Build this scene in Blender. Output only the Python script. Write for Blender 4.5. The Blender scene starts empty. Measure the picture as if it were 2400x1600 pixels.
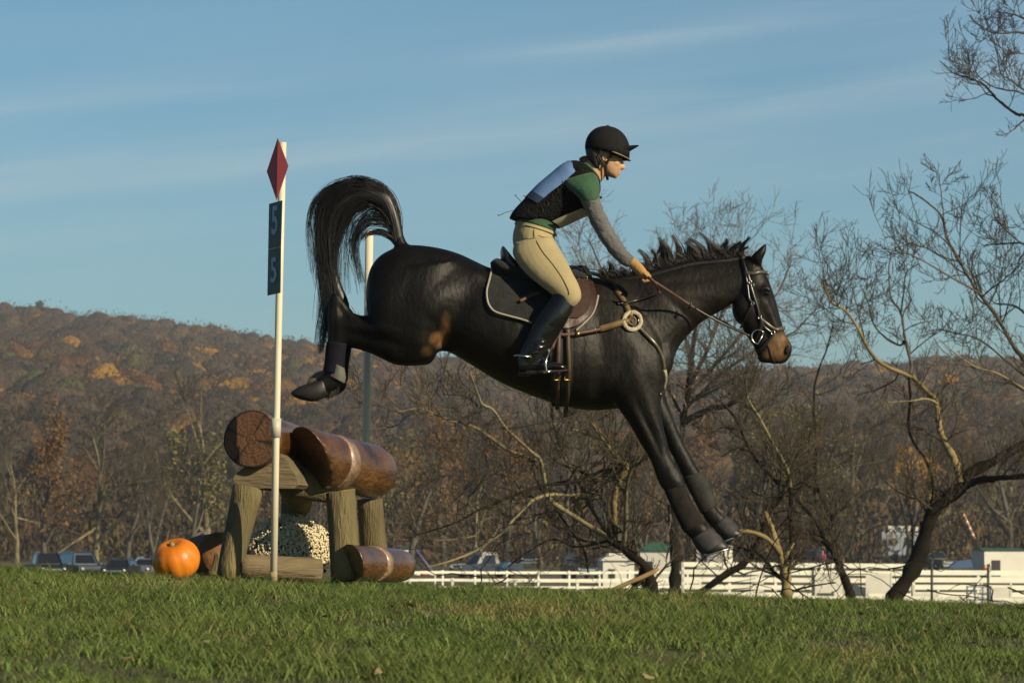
import bpy, bmesh, math, random
import numpy as np
from mathutils import Vector, Matrix, noise
from mathutils.bvhtree import BVHTree
R = math.radians
C = bpy.context.scene.collection
scene = bpy.context.scene

# ------------------------------------------------------------------ camera, sky, sun, exposure
F, CX, HY, CAMZ, D0 = 8300.0, 1200.0, 1300.0, 2.0, 20.0   # telephoto: pixels of the 2400x1600 photo
cam_d = bpy.data.cameras.new("camera")
cam = bpy.data.objects.new("camera", cam_d)
C.objects.link(cam)
cam.location = (0, 0, CAMZ)
cam.rotation_euler = (R(90), 0, 0)
cam_d.sensor_width = 36.0
cam_d.lens = 36.0 * F / 2400.0
cam_d.shift_y = (HY - 800.0) / 2400.0
cam_d.clip_start = 0.5
cam_d.clip_end = 9000
cam_d.dof.use_dof = True
cam_d.dof.focus_distance = 19.6
cam_d.dof.aperture_fstop = 12.0
scene.camera = cam

SUN_AZ, SUN_EL = R(50), R(26)       # azimuth to the right of the line from subject back to camera
sdir = Vector((math.sin(SUN_AZ) * math.cos(SUN_EL), -math.cos(SUN_AZ) * math.cos(SUN_EL), math.sin(SUN_EL)))
sl = bpy.data.lights.new("sun", 'SUN')
sl.energy = 5.0
sl.angle = R(0.5)
sl.color = (1.0, 0.84, 0.58)
so = bpy.data.objects.new("sun", sl)
C.objects.link(so)
so.location = (10, -10, 20)
so.rotation_euler = sdir.to_track_quat('Z', 'Y').to_euler()

world = bpy.data.worlds.new("World")
scene.world = world
world.use_nodes = True
wn = world.node_tree
for n in list(wn.nodes): wn.nodes.remove(n)
def wnode(t): return wn.nodes.new(t)
wo = wnode('ShaderNodeOutputWorld'); bg = wnode('ShaderNodeBackground'); sky = wnode('ShaderNodeTexSky')
sky.sky_type = 'NISHITA'; sky.sun_disc = False; sky.sun_elevation = SUN_EL
sky.sun_rotation = math.atan2(sdir.x, sdir.y)
sky.air_density = 1.0; sky.dust_density = 0.3; sky.ozone_density = 2.0; sky.altitude = 100
# thin cirrus streaks, laid out by direction in the sky
tc = wnode('ShaderNodeTexCoord')
rot = wnode('ShaderNodeMapping'); rot.inputs['Rotation'].default_value = (0, R(6.84), 0)
mp = wnode('ShaderNodeMapping'); mp.inputs['Scale'].default_value = (7, 7, 110)
sep = wnode('ShaderNodeSeparateXYZ'); mr = wnode('ShaderNodeMapRange'); mr.inputs['From Min'].default_value = .08; mr.inputs['From Max'].default_value = .15
band = wnode('ShaderNodeValToRGB'); band.color_ramp.interpolation = 'B_SPLINE'
be = band.color_ramp.elements; be[0].position = 0; be[0].color = (.06, .06, .06, 1); be[1].position = 1; be[1].color = (.10, .10, .10, 1)
for ps, v_ in ((.12, .08), (.19, .30), (.24, .10), (.30, .55), (.37, .22), (.46, .30), (.53, .95), (.59, 1.0), (.66, .30), (.76, .12), (.82, .75), (.855, .80), (.90, .15)):
    e_ = be.new(ps); e_.color = (v_, v_, v_, 1)
mul = wnode('ShaderNodeMath'); mul.operation = 'MULTIPLY'
nz = wnode('ShaderNodeTexNoise'); nz.inputs['Scale'].default_value = 1.0; nz.inputs['Detail'].default_value = 5; nz.inputs['Roughness'].default_value = 0.5
nz.inputs['Distortion'].default_value = 0.25
rp = wnode('ShaderNodeValToRGB'); rp.color_ramp.elements[0].position = 0.30; rp.color_ramp.elements[1].position = 0.72
rp.color_ramp.elements[0].color = (0, 0, 0, 1); rp.color_ramp.elements[1].color = (0.80, 0.80, 0.80, 1)
mxs = wnode('ShaderNodeMixRGB'); mxs.inputs[2].default_value = (6.2, 7.9, 8.6, 1)
tint = wnode('ShaderNodeMixRGB'); tint.blend_type = 'MULTIPLY'; tint.inputs[0].default_value = 1.0; tint.inputs[2].default_value = (0.65, 1.01, 1.16, 1)
L = wn.links.new
L(tc.outputs['Generated'], rot.inputs[0]); L(rot.outputs[0], mp.inputs[0]); L(rot.outputs[0], sep.inputs[0]); L(sep.outputs['Z'], mr.inputs[0]); L(mr.outputs[0], band.inputs[0]); L(band.outputs[0], mul.inputs[0]); L(rp.outputs[0], mul.inputs[1]); L(mp.outputs[0], nz.inputs[0]); L(nz.outputs[0], rp.inputs[0])
L(sky.outputs[0], tint.inputs[1]); L(tint.outputs[0], mxs.inputs[1]); L(mul.outputs[0], mxs.inputs[0]); 
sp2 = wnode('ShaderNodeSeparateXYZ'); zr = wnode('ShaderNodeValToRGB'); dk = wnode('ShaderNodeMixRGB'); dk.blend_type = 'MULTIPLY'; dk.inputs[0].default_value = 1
zr.color_ramp.elements[0].position = .16; zr.color_ramp.elements[0].color = (1, 1, 1, 1); zr.color_ramp.elements[1].position = .55; zr.color_ramp.elements[1].color = (.42, .45, .52, 1)   # sky above the frame darkened to cut fill light and deepen shadows
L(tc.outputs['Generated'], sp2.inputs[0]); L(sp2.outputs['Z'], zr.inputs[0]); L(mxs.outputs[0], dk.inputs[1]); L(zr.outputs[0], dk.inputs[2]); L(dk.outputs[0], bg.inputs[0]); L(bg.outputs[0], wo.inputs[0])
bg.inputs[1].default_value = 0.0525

scene.render.engine = 'CYCLES'
scene.view_settings.view_transform = 'Standard'
scene.view_settings.look = 'None'
scene.view_settings.gamma = 1.0
scene.view_settings.exposure = 0.50
scene.cycles.max_bounces = 4
scene.cycles.transparent_max_bounces = 4
scene.cycles.volume_bounces = 0

# ------------------------------------------------------------------ helpers
def P(x, y, d=D0):
    return Vector(((x - CX) / F * d, d, CAMZ - (y - HY) / F * d))

def lin(r, g, b):
    f = lambda c: (c / 255 / 12.92) if c <= 10 else ((c / 255 + 0.055) / 1.055) ** 2.4
    return (f(r), f(g), f(b))

MATS = {}
ALB = 0.70
def mat(name, col, rough=0.7, var=0.12, scale=6.0, bump=0.0, bscale=None, col2=None, metal=0.0, spec=0.5, attr=None,
        stretch=(1, 1, 1), coat=0.0, sheen=0.0, detail=4, emit=None, trans=0.0):
    if name in MATS: return MATS[name]
    if metal < .5:
        col = tuple(c * ALB for c in col); col2 = tuple(c * ALB for c in col2) if col2 else None
    m = bpy.data.materials.new(name); MATS[name] = m
    m.use_nodes = True
    nt = m.node_tree; b = nt.nodes['Principled BSDF']
    b.inputs['Roughness'].default_value = rough
    b.inputs['Metallic'].default_value = metal
    b.inputs['Specular IOR Level'].default_value = spec
    if coat: b.inputs['Coat Weight'].default_value = coat; b.inputs['Coat Roughness'].default_value = 0.25
    if sheen: b.inputs['Sheen Weight'].default_value = sheen; b.inputs['Sheen Roughness'].default_value = 0.4
    if trans: b.inputs['Transmission Weight'].default_value = trans
    if emit:
        b.inputs['Emission Color'].default_value = (*emit[:3], 1); b.inputs['Emission Strength'].default_value = emit[3]
    t = nt.nodes.new('ShaderNodeTexCoord'); mpp = nt.nodes.new('ShaderNodeMapping')
    mpp.inputs['Scale'].default_value = stretch
    nt.links.new(t.outputs['Object'], mpp.inputs[0])
    n = nt.nodes.new('ShaderNodeTexNoise'); n.inputs['Scale'].default_value = scale; n.inputs['Detail'].default_value = detail
    nt.links.new(mpp.outputs[0], n.inputs[0])
    r = nt.nodes.new('ShaderNodeValToRGB'); r.color_ramp.elements[0].position = 0.3; r.color_ramp.elements[1].position = 0.7
    c2 = col2 if col2 else tuple(min(1, c * (1 + var)) for c in col)
    c1 = tuple(c * (1 - var) for c in col)
    r.color_ramp.elements[0].color = (*c1, 1); r.color_ramp.elements[1].color = (*c2, 1)
    nt.links.new(n.outputs[0], r.inputs[0])
    if attr:
        a = nt.nodes.new('ShaderNodeAttribute'); a.attribute_name = attr
        mx = nt.nodes.new('ShaderNodeMixRGB'); mx.blend_type = 'MULTIPLY'; mx.inputs[0].default_value = 1
        nt.links.new(a.outputs['Color'], mx.inputs[1]); nt.links.new(r.outputs[0], mx.inputs[2])
        nt.links.new(mx.outputs[0], b.inputs['Base Color'])
    else:
        nt.links.new(r.outputs[0], b.inputs['Base Color'])
    if bump:
        n2 = nt.nodes.new('ShaderNodeTexNoise'); n2.inputs['Scale'].default_value = bscale or scale * 4; n2.inputs['Detail'].default_value = 5
        nt.links.new(mpp.outputs[0], n2.inputs[0])
        bp = nt.nodes.new('ShaderNodeBump'); bp.inputs['Strength'].default_value = bump; bp.inputs['Distance'].default_value = 0.02
        nt.links.new(n2.outputs[0], bp.inputs['Height']); nt.links.new(bp.outputs[0], b.inputs['Normal'])
    return m

WL = {}     # world location of every object built here
def setp(o, label=None, cat=None, group=None, kind=None):
    if label: o['label'] = label
    if cat: o['category'] = cat
    if group: o['group'] = group
    if kind: o['kind'] = kind
    return o

def link(o, base, parent):
    C.objects.link(o)
    WL[o.name] = Vector(base)
    if parent is not None:
        o.parent = parent
        o.location = Vector(base) - WL[parent.name]
    else:
        o.location = base

def empty(name, base, label=None, cat=None, group=None):
    o = bpy.data.objects.new(name, None)
    o.empty_display_size = 0.1
    link(o, base, None)
    return setp(o, label, cat, group)

def mk(name, verts, faces, m, parent=None, base=None, smooth=True, colors=None, **kw):
    """verts in world coordinates -> one mesh object; parts hang under parent"""
    me = bpy.data.meshes.new(name)
    v = np.asarray([tuple(p) for p in verts] if not isinstance(verts, np.ndarray) else verts, dtype=np.float64)
    if base is None:
        base = WL[parent.name] if parent is not None else Vector((float(v[:, 0].mean()), float(v[:, 1].mean()), float(v[:, 2].min())))
    vb = v - np.array(tuple(base))
    if isinstance(faces, np.ndarray):
        k = faces.shape[1]; nf = faces.shape[0]
        me.vertices.add(len(vb)); me.vertices.foreach_set('co', vb.astype(np.float32).ravel())
        me.loops.add(nf * k); me.loops.foreach_set('vertex_index', faces.astype(np.int32).ravel())
        me.polygons.add(nf); me.polygons.foreach_set('loop_start', np.arange(0, nf * k, k, dtype=np.int32))
        me.update(calc_edges=True)
    else:
        me.from_pydata([tuple(p) for p in vb], [], [tuple(f) for f in faces]); me.update()
    me.polygons.foreach_set('use_smooth', np.full(len(me.polygons), smooth))
    if colors is not None:
        ca = me.color_attributes.new('Col', 'FLOAT_COLOR', 'POINT')
        cc = np.ones((len(vb), 4), dtype=np.float32); cc[:, :3] = np.asarray(colors)[:, :3]
        ca.data.foreach_set('color', cc.ravel())
    if m: me.materials.append(m)
    o = bpy.data.objects.new(name, me)
    link(o, base, parent)
    return setp(o, **kw)

class MB:
    """collects shapes in world coordinates"""
    def __init__(s): s.v = []; s.f = []
    def add(s, v, f):
        k = len(s.v); s.v += [Vector(p) for p in v]; s.f += [tuple(i + k for i in q) for q in f]; return s
    def grid(s, rows, closed=False, caps=False):
        n = len(rows[0]); v = [p for r in rows for p in r]; f = []
        for i in range(len(rows) - 1):
            for j in range(n if closed else n - 1):
                a = i * n + j; b = i * n + (j + 1) % n
                f.append((a, b, b + n, a + n))
        if caps:
            for r, rev in ((0, 0), (len(rows) - 1, 1)):
                c = sum((Vector(p) for p in rows[r]), Vector()) / n
                v.append(c); ci = len(v) - 1
                for j in range(n):
                    a = r * n + j; b = r * n + (j + 1) % n
                    f.append((ci, b, a) if not rev else (ci, a, b))
        return s.add(v, f)
    def tube(s, pts, rad, n=8, flat=1.0, up=None, caps=True):
        """tube along pts; rad number or list"""
        pts = [Vector(p) for p in pts]; m = len(pts)
        rr = rad if isinstance(rad, (list, tuple, np.ndarray)) else [rad] * m
        rows = []; prev = None
        for i, p in enumerate(pts):
            t = (pts[min(i + 1, m - 1)] - pts[max(i - 1, 0)])
            t = t.normalized() if t.length > 1e-9 else Vector((0, 0, 1))
            a = Vector(up) if up is not None else (prev if prev is not None else (Vector((0, 0, 1)) if abs(t.z) < .9 else Vector((1, 0, 0))))
            u = (a - t * a.dot(t))
            if u.length < 1e-6: u = t.orthogonal()
            u.normalize(); prev = u; w = t.cross(u)
            rows.append([p + u * (math.cos(k * 2 * math.pi / n) * rr[i] * flat) + w * (math.sin(k * 2 * math.pi / n) * rr[i]) for k in range(n)])
        return s.grid(rows, True, caps)
    def box(s, c, size, rz=0, ry=0):
        M = Matrix.Translation(c) @ Matrix.Rotation(rz, 4, 'Z') @ Matrix.Rotation(ry, 4, 'Y')
        x, y, z = [q / 2 for q in size]
        v = [M @ Vector((a, b, cc)) for a in (-x, x) for b in (-y, y) for cc in (-z, z)]
        return s.add(v, [(0, 1, 3, 2), (4, 6, 7, 5), (0, 4, 5, 1), (2, 3, 7, 6), (0, 2, 6, 4), (1, 5, 7, 3)])
    def ell(s, c, r, n=16, M=None):
        c = Vector(c); rows = []
        for i in range(1, n // 2):
            th = math.pi * i / (n // 2)
            row = []
            for k in range(n):
                ph = 2 * math.pi * k / n
                q = Vector((r[0] * math.sin(th) * math.cos(ph), r[1] * math.sin(th) * math.sin(ph), r[2] * math.cos(th)))
                row.append(c + (M @ q if M else q))
            rows.append(row)
        n0 = len(s.v); s.grid(rows, True, False)
        top = len(s.v); q = Vector((0, 0, r[2])); s.v.append(c + (M @ q if M else q)); s.v.append(c - (M @ q if M else q))
        for k in range(n):
            s.f.append((top, n0 + (k + 1) % n, n0 + k)); b = n0 + (len(rows) - 1) * n
            s.f.append((top + 1, b + k, b + (k + 1) % n))
        return s
    def prism(s, outline, vec, taper=1.0):
        n = len(outline); o = [Vector(p) for p in outline]; c = sum(o, Vector()) / n
        o2 = [c + (p - c) * taper + Vector(vec) for p in o]
        s.add(o + o2, [tuple(range(n)), tuple(range(2 * n - 1, n - 1, -1))] + [(i, i + n, (i + 1) % n + n, (i + 1) % n) for i in range(n)])
        return s
    def mk(s, name, m, parent=None, **kw):
        return mk(name, s.v, s.f, m, parent, **kw)

def cr(pts, k=6):
    """Catmull-Rom through tuples"""
    A = np.array(pts, dtype=float); n = len(A); out = []
    for i in range(n - 1):
        p0, p1, p2, p3 = A[max(i - 1, 0)], A[i], A[i + 1], A[min(i + 2, n - 1)]
        for j in range(k):
            t = j / k
            out.append(0.5 * ((2 * p1) + (-p0 + p2) * t + (2 * p0 - 5 * p1 + 4 * p2 - p3) * t * t + (-p0 + 3 * p1 - 3 * p2 + p3) * t ** 3))
    out.append(A[-1])
    return out

def rib(mb, secs, n=24, k=5, d=D0, egg=0.0, t0=0, t1=360, caps=True, grow=0.0, mirror=False, e=1.0):
    """loft: each section = (x1,y1,x2,y2, depth offset, half depth); silhouette edges read in the picture plane"""
    rows = []
    S = cr(secs, k)
    full = (t1 - t0) >= 360
    for q in S:
        x1, y1, x2, y2, dc, w = q[:6]
        a = P(x1, y1, d); b = P(x2, y2, d)
        c = (a + b) / 2; u = (a - b) / 2
        gl = u.length
        u = u * ((gl + grow) / max(gl, 1e-6)); w = w + grow
        dcc = -dc if mirror else dc
        sc = (d + dcc) / d            # keep the outline where the camera sees it
        cam0 = Vector((0, 0, CAMZ))
        c2 = cam0 + (c - cam0) * sc
        row = []
        m = n if full else n + 1
        for j in range(m):
            t = R(t0 + (t1 - t0) * j / n)
            ct, st = math.cos(t), math.sin(t)
            cc = math.copysign(abs(ct) ** e, ct); ss = math.copysign(abs(st) ** e, st)
            row.append(c2 + u * cc + Vector((0, 1, 0)) * (-w * ss * (1 - egg * ct)))
        rows.append(row)
    mb.grid(rows, full, caps and full)
    return mb

def remesh(mb, name, voxel, smooth=6, factor=0.5):
    me = bpy.data.meshes.new(name + '_src'); me.from_pydata([tuple(p) for p in mb.v], [], mb.f); me.update()
    o = bpy.data.objects.new(name + '_src', me); C.objects.link(o)
    r = o.modifiers.new('r', 'REMESH'); r.mode = 'VOXEL'; r.voxel_size = voxel
    if smooth:
        s = o.modifiers.new('s', 'SMOOTH'); s.iterations = smooth; s.factor = factor
    dg = bpy.context.evaluated_depsgraph_get()
    m2 = bpy.data.meshes.new_from_object(o.evaluated_get(dg))
    v = np.empty(len(m2.vertices) * 3, dtype=np.float32); m2.vertices.foreach_get('co', v); v = v.reshape(-1, 3).astype(float)
    f = [tuple(p.vertices) for p in m2.polygons]
    bpy.data.objects.remove(o); bpy.data.meshes.remove(me); bpy.data.meshes.remove(m2)
    return v, f

def text_mesh(body, size, extrude=0.001):
    cu = bpy.data.curves.new('txt', 'FONT'); cu.body = body; cu.size = size; cu.extrude = extrude; cu.align_x = 'CENTER'; cu.align_y = 'CENTER'
    cu.offset = size * 0.02
    o = bpy.data.objects.new('txt', cu); C.objects.link(o)
    dg = bpy.context.evaluated_depsgraph_get()
    me = bpy.data.meshes.new_from_object(o.evaluated_get(dg))
    v = [Vector(x.co) for x in me.vertices]; f = [tuple(p.vertices) for p in me.polygons]
    bpy.data.objects.remove(o); bpy.data.curves.remove(cu); bpy.data.meshes.remove(me)
    return v, f

# ------------------------------------------------------------------ the lie of the land
_bd = [-60, 0, 5, 9, 14, 19, 22, 26, 32, 45, 70, 110, 200, 300, 420, 460, 700]
_bz = [-1.5, -1.2, -.62, -.34, -.262, -.212, -.25, -.36, -.7, -1.5, -2.2, -2.55, -2.2, -1.5, 0.0, 1.2, 16]
_rx = [-1500, 0, 90, 250, 500, 740, 1000, 1300, 1600, 1900, 2150, 2250, 2400, 3900]
_ry = [760, 712, 718, 738, 768, 800, 822, 845, 856, 852, 842, 834, 842, 800]
def gz(x, y):
    x = np.asarray(x, float); y = np.asarray(y, float)
    b = np.interp(y, _bd, _bz)
    s = np.interp(y, [0, 30, 110, 200, 400], [.036, .036, .014, .012, .006])
    near = b - x * s * np.clip(1.5 - np.abs(x) / np.maximum(30 + y * .3, 30) * .3, .6, 1)
    near = near + 0.012 * np.sin(x * 2.1 + 1) * np.sin(y * 1.7) + 0.01 * np.sin(x * 4.7 + y * 3.1)
    px = CX + F * x / np.maximum(y, 50)
    ridge = (HY - np.interp(px, _rx, _ry)) / F * 1400 - 17
    t = np.clip((y - 430) / (1400 - 430), 0, 1)
    prof = 0.55 * t + 0.45 * (t * t * (3 - 2 * t))
    hill = ridge * prof + 2.5 * np.sin(x * .021 + 1.3) * np.sin(y * .013) * t
    far = np.where(y > 1400, ridge * np.clip(1 - (y - 1400) / 900, -0.2, 1), hill)
    return CAMZ + np.where(y < 430, near, far + np.interp(430, _bd, _bz) * (1 - t))
def G(x, y): return float(gz(x, y))
# ------------------------------------------------------------------ ground, hillside, grass
rng = np.random.default_rng(7)
def sheet(name, ds, nx, m, kind):
    us = np.linspace(-1, 1, nx)
    rows = []
    for d in ds:
        W = 30 + max(d, 0) * 0.75
        x = us * W if d > 40 else np.sign(us) * (np.abs(us) ** 1.8) * W
        rows.append(np.stack([x, np.full(nx, float(d)), gz(x, d)], 1))
    v = np.concatenate(rows); nr = len(ds)
    i = np.arange((nr - 1) * (nx - 1)); r = i // (nx - 1); c = i % (nx - 1); a = r * nx + c
    f = np.stack([a, a + 1, a + 1 + nx, a + nx], 1)
    return mk(name, v, f, m, base=Vector((0, float(ds[0]), G(0, ds[0]))), kind=kind)

m_ground = mat('ground_turf', (.10, .105, .036), rough=.9, scale=1.3, var=.4, col2=(.13, .12, .045), bump=.6, bscale=30)
sheet('ground', np.concatenate([np.linspace(-60, 4, 12), np.linspace(5, 34, 90), np.linspace(36, 110, 40), np.linspace(115, 430, 60)]), 161, m_ground, 'structure')
m_hill = mat('hillside_litter', (.05, .038, .028), rough=.95, scale=.05, var=.35)
sheet('hillside', np.concatenate([np.linspace(430, 1400, 60), np.linspace(1430, 2250, 20)]), 161, m_hill, 'structure')

def grass_field():
    N = 620000
    # more blades near the lens, fewer near the crest
    d = 6.5 + (25.5 - 6.5) * rng.random(N) ** 0.9
    x = (rng.random(N) * 2 - 1) * (1.3 + d * 0.205)
    # tufts
    nt = 1900
    td = 6.5 + 18.5 * rng.random(nt) ** .9; tx = (rng.random(nt) * 2 - 1) * (1.3 + td * .205)
    k = rng.random(N) < .58; idx = rng.integers(0, nt, N)
    d = np.where(k, td[idx] + rng.normal(0, .07, N), d); x = np.where(k, tx[idx] + rng.normal(0, .055, N), x)
    z = gz(x, d)
    fld = np.sin(x * 3.1 + 2 * np.sin(d * 1.3)) * np.sin(d * 2.7 + 1.5 * np.sin(x * 1.9))
    Hh = (0.022 + 0.028 * rng.random(N)) * (1 + .40 * fld) * np.where(k, 1.50, .85)
    tall = rng.random(N) < .012; Hh = np.where(tall, Hh * 1.7, Hh)
    az = rng.random(N) * 2 * np.pi; lean = (0.3 + 1.3 * rng.random(N) ** 1.3)
    wdt = (0.0012 + 0.0014 * rng.random(N))
    la = az * .8 + np.pi * .7            # a loose prevailing lean
    ldx, ldy = np.cos(la), np.sin(la)
    px, py = -np.sin(az), np.cos(az)
    v = np.empty((N, 5, 3))
    for j, (t, wf) in enumerate(((0, 1), (0, -1), (.55, .8), (.55, -.8), (1, 0))):
        hx = lean * Hh * t * t
        v[:, j, 0] = x + ldx * hx + px * wdt * wf
        v[:, j, 1] = d + ldy * hx + py * wdt * wf
        v[:, j, 2] = z - .004 + Hh * t * (1 - .25 * t * lean)
    b = np.arange(N) * 5
    f = np.concatenate([np.stack([b, b + 1, b + 3], 1), np.stack([b, b + 3, b + 2], 1), np.stack([b + 2, b + 3, b + 4], 1)])
    g = np.array([.195, .275, .068]); y = np.array([.36, .38, .12]); dk = np.array([.048, .100, .020]); st = np.array([.34, .27, .12])
    t = rng.random((N, 1)); col = g * (1 - t) + dk * t
    tone = (.72 + .5 * rng.random(nt))[idx]; col = col * np.where(k, tone, .70)[:, None]
    t2 = np.clip(rng.normal(.12, .3, (N, 1)) + .25 * fld[:, None], 0, 1); col = col * (1 - t2 * .6) + y * t2 * .6
    dry = (rng.random(N) < .018 + sum(a_ * np.exp(-((x - cx_) / sx_) ** 2 - ((d - cy_) / sy_) ** 2) for cx_, cy_, sx_, sy_, a_ in ((.10, 15.0, .35, 1.1, .5), (-.30, 14.2, .25, .7, .35), (1.15, 12.2, .16, .5, .6), (1.05, 11.2, .12, .3, .4), (-1.6, 17.5, .35, .8, .25), (2.0, 15.5, .3, .9, .3), (-.9, 11.0, .2, .5, .2), (.9, 18.0, .5, .6, .25), (-2.2, 15.5, .3, .8, .2))))
    col[dry] = st * (0.7 + .5 * rng.random((dry.sum(), 1)))
    c = np.repeat(col, 5, axis=0)
    m = mat('grass_blade', (1, 1, 1), rough=.55, var=0.08, attr='Col', spec=.35)
    b_ = m.node_tree.nodes['Principled BSDF']
    return mk('grass', v.reshape(-1, 3), f, m, base=Vector((0, 6.5, G(0, 6.5))), colors=c, kind='stuff', smooth=False,
              label='short green grass with straw coloured blades on the bank', cat='grass')
grass_field()
def leaf_litter():
    n = 260; d = 8 + 14 * rng.random(n); x = (rng.random(n) * 2 - 1) * (1 + d * .17); z = gz(x, d) + .014 + .012 * rng.random(n); V = []; Fc = []; cl = []
    for i in range(n):
        a = rng.random() * 6.28; s_ = .010 + .014 * rng.random(); t = rng.normal(0, .35, 2); k0 = len(V); col = np.array([[.22, .12, .05], [.30, .20, .09], [.14, .07, .035], [.34, .27, .14]][rng.integers(0, 4)])
        for k in range(7):
            b = a + k * .8976; r_ = s_ * (1.0 if k % 2 else .62); V.append((x[i] + math.cos(b) * r_, d[i] + math.sin(b) * r_, z[i] + math.cos(b) * r_ * t[0] + math.sin(b) * r_ * t[1] + .3 * s_)); cl.append(col)
        Fc.append(tuple(range(k0, k0 + 7)))
    mk('fallen_leaves', V, Fc, mat('leaf_litter', (1, 1, 1), rough=.8, var=.2, attr='Col'), colors=np.array(cl), kind='stuff', smooth=False, label='small brown dead leaves scattered on the grass bank', cat='leaves')
leaf_litter()

# ------------------------------------------------------------------ far wood on the hillside: reads as one mass
def hill_wood():
    NT = 9000
    d = 455 + (1460 - 455) * rng.random(NT) ** .8
    x = (rng.random(NT) * 2 - 1) * (30 + d * 0.205)
    z = gz(x, d)
    K = 150
    Rr = 3.4 + 3.6 * rng.random(NT); Ht = 9 + 6 * rng.random(NT)
    pal = np.array([[.095, .075, .062], [.080, .068, .058], [.11, .085, .065], [.10, .072, .058], [.125, .10, .06], [.13, .075, .042],
                    [.075, .068, .06], [.19, .105, .04], [.37, .215, .045], [.10, .105, .05], [.06, .06, .055]])
    pw = np.array([.19, .17, .15, .13, .10, .08, .10, .02, .008, .03, .03])
    pi = rng.choice(len(pal), NT, p=pw / pw.sum())
    # orange belt half way up, as a band of trees that turned late
    px = CX + F * x / d; py = HY - (z + 12 - CAMZ) / d * F
    clus = np.sin(x * .045 + 1.7) * np.sin(d * .031 + x * .02) > .25
    belt = (np.abs(py - (900 - (px < 900) * 25)) < 70) & (rng.random(NT) < np.where(clus, .44, .08))
    pi = np.where(belt, rng.choice([5, 7, 8, 8, 4], NT), pi)
    col = pal[pi] * (.72 + .5 * rng.random((NT, 1)))
    # each crown: a soft lumpy dome with a halo of twig flakes
    nth, nph = 8, 13
    th = np.linspace(.12, np.pi * .80, nth); ph = np.arange(nph) * 2 * np.pi / nph
    TH, PH = np.meshgrid(th, ph, indexing='ij')
    dirs = np.stack([np.sin(TH) * np.cos(PH), np.sin(TH) * np.sin(PH), np.cos(TH)], -1).reshape(-1, 3)
    sd = rng.random((NT, 1)) * 6.28
    lump = 1 + .16 * np.sin(dirs[None, :, 0] * 3.1 + sd) * np.cos(dirs[None, :, 2] * 2.7 + sd * 2) + .028 * rng.normal(0, 1, (NT, len(dirs)))
    cz = z + Ht * .60
    v = dirs[None] * lump[..., None] * (Rr * .84)[:, None, None] * np.array([1, 1, 1.05])
    v[:, :, 0] += x[:, None]; v[:, :, 1] += d[:, None]; v[:, :, 2] += cz[:, None]
    nd = len(dirs); q = []
    for i in range(nth - 1):
        for j in range(nph): q.append((i * nph + j, i * nph + (j + 1) % nph, (i + 1) * nph + (j + 1) % nph, (i + 1) * nph + j))
    q = np.array(q)[:, ::-1]; f = (q[None] + (np.arange(NT) * nd)[:, None, None]).reshape(-1, 4)
    c = np.repeat(col, nd, axis=0)
    mwood = mat('bare_woodland', (.93, .87, .72), rough=.95, var=.45, scale=.55, attr='Col', spec=.05, detail=6)
    w = mk('woodland', v.reshape(-1, 3), f, mwood, base=Vector((0, 455, G(0, 455))), colors=c, kind='stuff', smooth=True, label='brown and orange autumn wood covering the far hillside', cat='woodland')
    nt_ = mwood.node_tree; bn = nt_.nodes.new('ShaderNodeTexNoise'); bn.inputs['Scale'].default_value = 1.3; bn.inputs['Detail'].default_value = 6; bpn = nt_.nodes.new('ShaderNodeBump')
    bpn.inputs['Strength'].default_value = .9; bpn.inputs['Distance'].default_value = 1.6; tcn = nt_.nodes.new('ShaderNodeTexCoord')
    nt_.links.new(tcn.outputs['Object'], bn.inputs[0]); nt_.links.new(bn.outputs[0], bpn.inputs['Height']); nt_.links.new(bpn.outputs[0], nt_.nodes['Principled BSDF'].inputs['Normal'])
    K = 150
    u = rng.normal(0, 1, (NT, K, 3)); u /= np.linalg.norm(u, axis=2, keepdims=True)
    cen = u * (.84 + .34 * rng.random((NT, K, 1))) * Rr[:, None, None] * np.array([1, 1, 1.1])
    cen[:, :, 2] += cz[:, None]; cen[:, :, 0] += x[:, None]; cen[:, :, 1] += d[:, None]
    tri = rng.normal(0, 1, (NT, K, 3, 3)) * (.12 + .16 * rng.random((NT, K, 1, 1))) * np.array([1, 1, 1.5])
    v = (cen[:, :, None, :] + tri).reshape(-1, 3)
    mk('woodland_twigs', v, np.arange(len(v)).reshape(-1, 3), mwood, base=Vector((0, 455, G(0, 455))), colors=np.repeat(col * 1.05, K * 3, axis=0), kind='stuff', smooth=False,
       label='fine twigs and last leaves over the hillside wood', cat='woodland')
hill_wood()

# ------------------------------------------------------------------ bare trees
def tubes_np(branches, n):
    """branches: list of (pts Nx3, radii N) -> verts, quads"""
    V = []; Fq = []; off = 0
    ang = np.arange(n) * 2 * np.pi / n
    for pts, rad in branches:
        pts = np.asarray(pts); m = len(pts)
        t = np.gradient(pts, axis=0); t /= (np.linalg.norm(t, axis=1, keepdims=True) + 1e-9)
        a = np.where(np.abs(t[:, 2:3]) < .9, np.array([[0, 0, 1.]]), np.array([[1., 0, 0]]))
        if m > 1: a = np.repeat(a[:1], m, 0)
        u = np.cross(t, a); u /= (np.linalg.norm(u, axis=1, keepdims=True) + 1e-9); w = np.cross(t, u)
        ring = pts[:, None, :] + np.asarray(rad)[:, None, None] * (np.cos(ang)[None, :, None] * u[:, None, :] + np.sin(ang)[None, :, None] * w[:, None, :])
        V.append(ring.reshape(-1, 3))
        i = np.arange((m - 1) * n); r = i // n; c = i % n
        q = np.stack([r * n + c, r * n + (c + 1) % n, (r + 1) * n + (c + 1) % n, (r + 1) * n + c], 1) + off
        Fq.append(q); off += m * n
    return np.concatenate(V), np.concatenate(Fq)

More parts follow.
